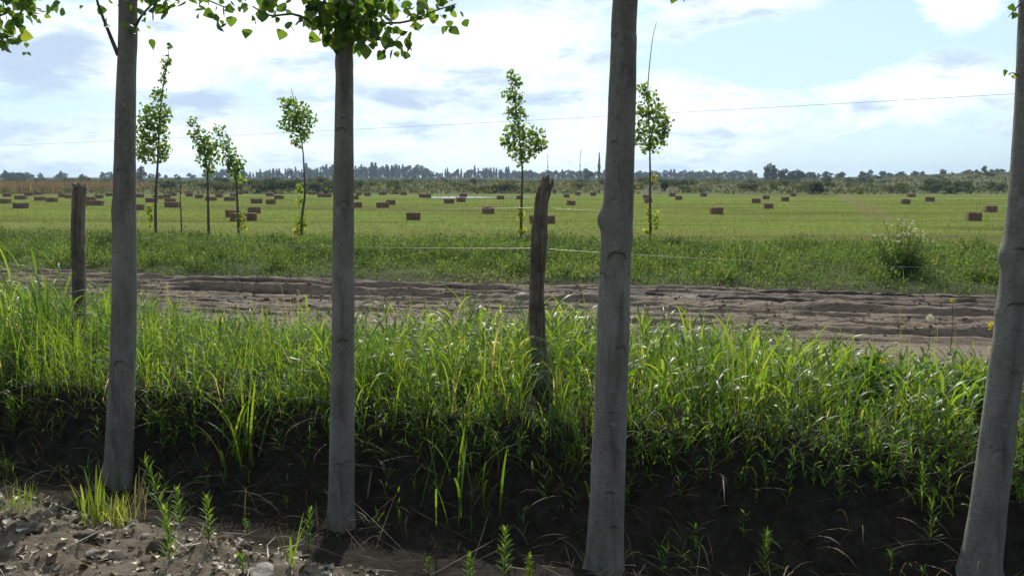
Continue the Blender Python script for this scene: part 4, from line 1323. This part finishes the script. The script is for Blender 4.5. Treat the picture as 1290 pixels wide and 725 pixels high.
# ------------------------------------------------------------------ foreground stones and weeds
def stone(px, py, wpx, me_mat, label, name, flat=.6, seed=0):
    g = ground_hit(px, py); r = wpx / 2 / FPX * np.linalg.norm(g - CAM)
    import bmesh
    bm = bmesh.new(); bmesh.ops.create_icosphere(bm, subdivisions=3, radius=1)
    V = np.array([v.co[:] for v in bm.verts]); F = np.array([[v.index for v in f.verts] for f in bm.faces]); bm.free()
    k = 1 + 1.1 * fbm(V[:, 0] * 1.6 + seed, V[:, 1] * 1.6 + V[:, 2] * 1.3, seed) + .6 * fbm(V[:, 0] * 4 + V[:, 2] * 3, V[:, 1] * 4, seed + 5)
    V = V * k[:, None]
    # knock flat facets
    rng = np.random.default_rng(seed)
    for _ in range(7):
        nrm = rng.normal(size=3); nrm /= np.linalg.norm(nrm); dcut = rng.uniform(.6, .85)
        ov = np.clip(V @ nrm - dcut, 0, None); V = V - ov[:, None] * nrm * .85
    V = V * np.array([1, .8, flat]) * r
    mb = MB(); mb.add(V, [F])
    o = mb.build(name, me_mat, loc=g + np.array([0, 0, r * flat * .15]))
    o.rotation_euler = (0, 0, rng.uniform(0, 6))
    return tag(o, label, name.split('_')[-1], 'stones and clods on the near bank')


for k, (px, py, w, mt, lb, nm, fl) in enumerate([
    (200, 694, 26, 'clod', 'large dark soil clod beside the bright leafy weed', 'soil_clod', .9),
    (309, 690, 18, 'clod', 'dark round clod at the ditch edge, rightmost of the clods', 'soil_clod', .9),
    (283, 681, 24, 'clod', 'dark clod right of the leafy weed near the ditch edge', 'soil_clod', .7),
    (108, 676, 26, 'clod', 'wide dark clod in the middle of the littered ground', 'soil_clod', .45),
    (40, 668, 34, 'clod', 'broad dark mound of earth at the left edge of the littered ground', 'soil_clod', .35),
    (150, 703, 30, 'clod', 'low dark lump of earth near the bottom of the littered ground', 'soil_clod', .4),
    (25, 706, 13, 'stone', 'pale flat stone in the lower left corner', 'pale_stone', .4),
    (92, 664, 11, 'stone', 'pale stone below the left grass tuft', 'pale_stone', .5),
    (136, 673, 11, 'stone', 'pale chip shaped stone under the yellow weed clump', 'pale_stone', .4),
    (167, 662, 9, 'stone', 'small white stone under the dry yellow blades', 'pale_stone', .8),
    (181, 676, 12, 'stone', 'small pale stone between the yellow clump and the leafy weed', 'pale_stone', .5),
    (221, 674, 9, 'stone', 'small white pebble just right of the leafy weed', 'pale_stone', .8),
    (297, 688, 7, 'stone', 'tiny white pebble beside the rightmost clod', 'pale_stone', .8),
    (115, 697, 20, 'concrete', 'pale broken slab of rubble in the middle of the littered ground', 'rubble_stone', .3),
    (330, 722, 40, 'concrete', 'grey lump of rubble at the bottom edge right of the weeds', 'rubble_stone', .35),
]):
    stone(px, py, w, M[mt], lb, nm, fl, 600 + k)


def erect_weed(px, py, hpx, label, seed, dens=1.0, name='leafy_weed', tintm=.55, lean=0.0, grp='leafy weeds on the near bank'):
    global RNG
    rng = np.random.default_rng(seed); keep, RNG = RNG, rng
    g = ground_hit(px, py); H = hpx / FPX * np.linalg.norm(g - CAM)
    t = thing(name, g, label, 'weed', grp)
    sm, lm = MB(), MB()
    P = spline([[0, 0, -.02], [lean * H * .4, rng.normal(0, .02), H * .5], [lean * H, rng.normal(0, .02), H]], 12)
    tube(sm, P, np.linspace(.0035, .0015, 12), 5)
    n = int(46 * dens); u = np.linspace(.12, 1, n); i0 = (u * 10.99).astype(int); fr = (u * 10.99 - i0)[:, None]
    Q = P[i0] * (1 - fr) + P[np.minimum(i0 + 1, 11)] * fr
    blades(lm, Q, (.34 - .18 * u) * H * rng.uniform(.7, 1.1, n) + .012, rng.uniform(.007, .012, n), np.arange(n) * 2.4, .45 + .5 * (1 - u) + rng.normal(0, .1, n), rng.uniform(.1, .7, n), 4, np.clip(rng.normal(tintm, .15, n), 0, 1))
    sm.build('stem', M['stem'], t); lm.build('leaves', M['weed'], t)
    RNG = keep
    return t


erect_weed(213, 712, 66, 'tallest bright green leafy weed in the sunlit litter', 701, 1.3, tintm=.8)
erect_weed(228, 664, 46, 'slim leafy weed just behind the tallest bright one', 702, tintm=.75)
erect_weed(263, 682, 52, 'upright leafy weed between the two dark clods', 703, tintm=.75)
erect_weed(208, 655, 70, 'arching weed with long pale leaves near the leftmost trunk base', 704, .9, lean=-.25)
erect_weed(310, 673, 18, 'tiny weed sprouting at the ditch edge by the rightmost clod', 705, .6)
erect_weed(388, 694, 50, 'branching small weed left of the second trunk base', 706, .7, lean=.1)
erect_weed(306, 722, 28, 'small weed at the bottom edge beside the grey rubble', 707, .7)
erect_weed(636, 730, 58, 'tallest of three leafy weeds at the bottom edge near the middle', 708, 1.1, tintm=.9, grp='leafy weeds at the bottom edge')
erect_weed(592, 732, 34, 'left one of three leafy weeds at the bottom edge near the middle', 709, 1.0, tintm=.9, grp='leafy weeds at the bottom edge')
erect_weed(667, 734, 34, 'right one of three leafy weeds at the bottom edge near the middle', 710, 1.0, tintm=.9, grp='leafy weeds at the bottom edge')
erect_weed(963, 728, 54, 'lone leafy weed at the bottom edge right of the thick trunk', 711, 1.0, tintm=.9, grp='leafy weeds at the bottom edge')
erect_weed(1168, 690, 52, 'lower of two leafy weeds in the dark ditch left of the leaning trunk', 712, .8, tintm=.6, grp='leafy weeds in the dark ditch')
erect_weed(1157, 632, 40, 'upper of two leafy weeds in the dark ditch left of the leaning trunk', 713, .8, tintm=.6, grp='leafy weeds in the dark ditch')
erect_weed(1058, 632, 36, 'leafy weed in the dark ditch midway between thick and leaning trunks', 714, .7, tintm=.5, grp='leafy weeds in the dark ditch')
erect_weed(540, 722, 20, 'low weed at the bottom edge right of the second trunk', 715, .6, grp='leafy weeds at the bottom edge')


def grass_tuft(px, py, hpx, n, label, seed, mt='grass', tm=.5, sp=.05, curl=.8, wd=.012, name='grass_tuft'):
    global RNG
    rng = np.random.default_rng(seed); keep, RNG = RNG, rng
    g = ground_hit(px, py); H = hpx / FPX * np.linalg.norm(g - CAM)
    mb = MB()
    B = np.column_stack([rng.normal(0, sp, (n, 2)), np.full(n, -.01)])
    blades(mb, B, H * rng.uniform(.5, 1.1, n), wd * rng.uniform(.6, 1.2, n), rng.uniform(0, 2 * PI, n), rng.uniform(0, .4, n), rng.uniform(.1, curl, n), 6, np.clip(rng.normal(tm, .13, n), 0, 1))
    o = mb.build(name, M[mt], loc=g)
    RNG = keep
    return tag(o, label, 'grass', 'grass tufts by the ditch')


grass_tuft(20, 645, 40, 40, 'small grass tuft at the left edge of the litter', 801, tm=.7, curl=1.4, wd=.006)
grass_tuft(122, 655, 62, 34, 'fresh green grass tuft left of the leftmost trunk base', 802, tm=.65, curl=.6)
grass_tuft(150, 660, 42, 60, 'mixed yellow green tuft right below the leftmost trunk', 803, tm=.85, curl=1.2, wd=.007)
grass_tuft(172, 655, 62, 16, 'dry yellow grass blades right of the leftmost trunk base', 804, mt='dry', tm=.8, curl=.9, wd=.008)
grass_tuft(368, 712, 72, 6, 'thin upright grass blades at the bottom left of the second trunk', 805, tm=.5, sp=.015, curl=.3)
grass_tuft(305, 585, 110, 16, 'tall arching grass in the dark ditch left of the second trunk', 806, tm=.6, sp=.05, curl=1.0, wd=.02)
grass_tuft(283, 588, 60, 5, 'drooping pale grass leaf beside the tall arching grass', 807, tm=.75, sp=.02, curl=2.6, wd=.02)
grass_tuft(595, 640, 120, 26, 'long leaves hanging on the dark bank left of the thick trunk', 808, tm=.45, sp=.12, curl=1.6, wd=.014)


grass_tuft(945, 520, 125, 34, 'tall grass tuft with pale seedy tips standing above the bank right of the thick trunk', 809, tm=.62, sp=.10, curl=.9, wd=.012)
grass_tuft(1150, 530, 60, 18, 'silvery drooping leaves on the bank left of the leaning trunk', 810, mt='litter', tm=.75, sp=.10, curl=2.4, wd=.012)


def bushy_plant(px, py, wpx, hpx, label, seed):
    global RNG
    rng = np.random.default_rng(seed); keep, RNG = RNG, rng
    g = ground_hit(px, py); k = np.linalg.norm(g - CAM) / FPX
    t = thing('bushy_plant', g, label, 'plant', 'bushy flowering plants on the bank')
    sm, lm = MB(), MB(); tips = []
    for i in range(26):
        a = rng.uniform(0, 2 * PI); r = rng.random() ** .5
        e = np.array([math.cos(a) * r * wpx * k / 2, math.sin(a) * r * wpx * k / 2, hpx * k * rng.uniform(.55, 1.0) * (1.1 - .4 * r)])
        Pb = spline([[0, 0, -.02], e * np.array([.6, .6, .4]), e], 8); tube(sm, Pb, np.linspace(.004, .002, 8), 4, cap=False)
        u = rng.random(22) * .75 + .25; Q = Pb[(u * 7).astype(int)] + rng.normal(0, .018, (22, 3))
        leaves(lm, Q, rng.uniform(.03, .065, 22), tint=np.clip(rng.normal(.35, .2, 22), 0, 1), tmpl=LEAF_SMALL, F=LEAF_SF, droop=0)
        tips.append(e)
    sm.build('stems', M['stem'], t); lm.build('leaves', M['weed'], t, smooth=False)
    for e in tips[:9]:
        fm = MB(); leaves(fm, e + rng.normal(0, .004, (10, 3)), .016, tint=rng.random(10), tmpl=LEAF_SMALL, F=LEAF_SF, droop=-1)
        fm.build('flower', M['flower_yellow'], t, smooth=False)
    RNG = keep


bushy_plant(1095, 505, 110, 70, 'bushy plant with small yellow flowers on the bank before the muddy track', 901)
bushy_plant(1222, 525, 90, 70, 'round bushy plant with tiny yellow flowers beside the leaning trunk', 902)


def flower_stem(px, py, top, D, label, mt, r=.022, seed=0):
    c = at(px, py, D); g = np.array([c[0], D, zs(c[0], D)]); e = at(top[0], top[1], D) - g
    t = thing('wild_flower', g, label, 'flower', 'wild flowers on the bank')
    sm = MB(); P = spline([[0, 0, -.02], e * .5 + np.array([.03, 0, 0]), e], 12); tube(sm, P, np.linspace(.004, .002, 12), 5)
    blades(sm, P[[2, 3, 4, 5, 6, 8]], .12, .014, np.arange(6) * 2.4, .7, .6, 4)
    sm.build('stem', M['stem'], t)
    fm = MB(); n = 34; u = RNG.normal(size=(n, 3)); u /= np.linalg.norm(u, axis=1)[:, None]
    leaves(fm, e + u * r * .6, r * .9, D=u * 3, tint=RNG.random(n), tmpl=LEAF_SMALL, F=LEAF_SF, droop=0)
    fm.build('bloom', M[mt], t, smooth=False)


flower_stem(1158, 470, (1172, 400), 7.0, 'single white bloom on a tall stem before the muddy track', 'flower_white', .026)
flower_stem(1262, 470, (1251, 410), 6.2, 'yellow bloom beside the leaning poplar trunk', 'flower_yellow', .03)
flower_stem(1190, 470, (1200, 378), 8.0, 'pale yellow bloom behind the single white one', 'flower_yellow', .018)

# ------------------------------------------------------------------ haze, sky, sun, camera
m_, nt_ = mat('haze_air'); N_ = NT(nt_)
v = N_.n('ShaderNodeVolumePrincipled'); v.inputs['Color'].default_value = (.62, .80, 1, 1); v.inputs['Density'].default_value = .00033
v.inputs['Anisotropy'].default_value = .25
N_.out(None, v.outputs[0])
mb = MB()
V = np.array([[x, y, z] for z in (-3, 30) for y in (-80, 2500) for x in (-2500, 2500)], float)
mb.add(V, [np.array([[0, 2, 3, 1], [4, 5, 7, 6], [0, 1, 5, 4], [2, 6, 7, 3], [0, 4, 6, 2], [1, 3, 7, 5]])])
o = mb.build('haze', m_, smooth=False); tag(o, 'pale summer haze over the fields', 'haze', kind='stuff')

SUN_AZ = math.radians(-4.5)     # to the left of straight ahead
SUN_EL = math.radians(40)
S = Vector((math.sin(SUN_AZ) * math.cos(SUN_EL), math.cos(SUN_AZ) * math.cos(SUN_EL), math.sin(SUN_EL)))
ld = bpy.data.lights.new('sun', 'SUN'); ld.energy = 4.2; ld.angle = math.radians(.5); ld.color = (1, .95, .87)
lo = bpy.data.objects.new('sun', ld); COL.objects.link(lo); lo.location = S * 100
lo.rotation_euler = S.to_track_quat('Z', 'Y').to_euler()

w = bpy.data.worlds.new('World'); scn.world = w; w.use_nodes = True
nt = w.node_tree; nt.nodes.clear(); N = NT(nt)
sky = N.n('ShaderNodeTexSky', sky_type='NISHITA'); sky.sun_disc = False
sky.sun_elevation = SUN_EL; sky.sun_rotation = SUN_AZ; sky.air_density = 1.0; sky.dust_density = .6; sky.ozone_density = 1.5
tc = N.n('ShaderNodeTexCoord'); g = tc.outputs['Generated']
sep = N.n('ShaderNodeSeparateXYZ'); N.l(g, sep.inputs[0])
az = N.math('ARCTAN2', sep.outputs['X'], sep.outputs['Y'])
el = N.math('ARCSINE', sep.outputs['Z'])
comb = N.n('ShaderNodeCombineXYZ'); N.l(az, comb.inputs[0]); N.l(N.math('MULTIPLY', el, 2.6), comb.inputs[1])
cv = comb.outputs[0]
n1 = N.noise(N.mapv(cv, (1, 1, 1), loc=(3.3, 1.2, .5)), 3.4, 9, .58, .25)
n2 = N.noise(N.mapv(cv, (1, 1.2, 1), loc=(7.3, 4.2, 2.5)), 9.5, 9, .62, .2)
cl = N.math('ADD', N.math('MULTIPLY', n1, .6), N.math('MULTIPLY', n2, .4))


def gauss(a0, e0, sa, se):
    da = N.math('DIVIDE', N.math('SUBTRACT', az, a0), sa); de = N.math('DIVIDE', N.math('SUBTRACT', el, e0), se)
    return N.math('EXPONENT', N.math('MULTIPLY', N.math('ADD', N.math('MULTIPLY', da, da), N.math('MULTIPLY', de, de)), -1))


def pxa(px): return math.atan((px - 645) / FPX)
def pye(py): return math.atan((222 - py) / FPX)
# where the cloud cover is thick and where the sky opens
cov = cl
for (a, b, sa, se, k) in ((420, 90, .40, .2, .15), (1060, 78, .30, .085, -.16), (1080, 190, .34, .035, -.08), (600, 15, .10, .02, -.10), (20, 150, .12, .04, -.07), (360, 110, .10, .05, -.06), (700, 120, .1, .05, -.05), (1140, 128, .11, .024, .19), (1180, 98, .05, .02, .08),
                          (950, 30, .085, .026, .22), (880, 130, .09, .03, .10), (1190, 40, .04, .02, .34), (1240, 2, .05, .02, .18), (60, 30, .1, .02, -.10), (300, 15, .16, .02, -.06), (230, 60, .03, .05, .12)):
    cov = N.math('ADD', cov, N.math('MULTIPLY', gauss(pxa(a), pye(b), sa, se), k))
mask = N.ramp(cov, [(.455, (0, 0, 0)), (.51, (.6, .6, .6)), (.58, (1, 1, 1))])
tn = N.noise(N.mapv(cv, (1, 1.5, 1), loc=(1.3, 9.2, 5.5)), 5.2, 9, .6, .2)
tb = N.math('MULTIPLY_ADD', N.math('SUBTRACT', n2, .5), 2.2, N.math('MULTIPLY', N.math('SUBTRACT', tn, .5), .9))
thick = N.math('ADD', tb, .46)
for (a, b, sa, se, k) in ((85, 88, .075, .022, .60), (230, 132, .17, .018, .32), (30, 140, .08, .02, .15), (540, 118, .13, .024, .28), (150, 75, .1, .02, .12), (1140, 142, .13, .012, .42), (955, 36, .07, .012, .40), (650, 10, .14, .014, .16), (300, 165, .3, .01, .08), (720, 110, .07, .02, .12)):
    thick = N.math('ADD', thick, N.math('MULTIPLY', gauss(pxa(a), pye(b), sa, se), k))
ccol = N.ramp(thick, [(.52, (1.06, 1.14, 1.17)), (.66, (.86, .97, 1.07)), (.82, (.66, .79, .95)), (1.0, (.53, .66, .84))])
skys = N.mix(1.0, sky.outputs[0], (.095, .095, .095), 'MULTIPLY')
pale = N.mix(.75, skys, (.66, .90, 1.03))
fw = N.n('ShaderNodeVectorMath', operation='DOT_PRODUCT'); N.l(g, fw.inputs[0]); fw.inputs[1].default_value = S
fwd = N.ramp(N.math('MULTIPLY_ADD', fw.outputs['Value'], .5, .5), [(.3, (.22, .24, .28)), (.62, (.45, .47, .5)), (.84, (1, 1, 1))])
final = N.mix(1.0, N.mix(mask, pale, ccol), fwd, 'MULTIPLY')
bg = N.n('ShaderNodeBackground'); N.l(final, bg.inputs['Color']); bg.inputs['Strength'].default_value = 1.0
wo = N.n('ShaderNodeOutputWorld'); N.l(bg.outputs[0], wo.inputs['Surface'])

cd = bpy.data.cameras.new('camera'); co = bpy.data.objects.new('camera', cd); COL.objects.link(co)
co.location = CAM; co.rotation_euler = (PI / 2 - PITCH, 0, 0)
cd.sensor_width = 36; cd.lens = 36 * FPX / 1290; cd.clip_end = 6000; cd.clip_start = .05
scn.camera = co
scn.view_settings.view_transform = 'Standard'; scn.view_settings.look = 'None'; scn.view_settings.gamma = 1; scn.view_settings.exposure = 0.14
scn.cycles.use_denoising = True
scn.cycles.max_bounces = 8; scn.cycles.transparent_max_bounces = 8; scn.cycles.volume_bounces = 0
scn.cycles.caustics_reflective = False; scn.cycles.caustics_refractive = False
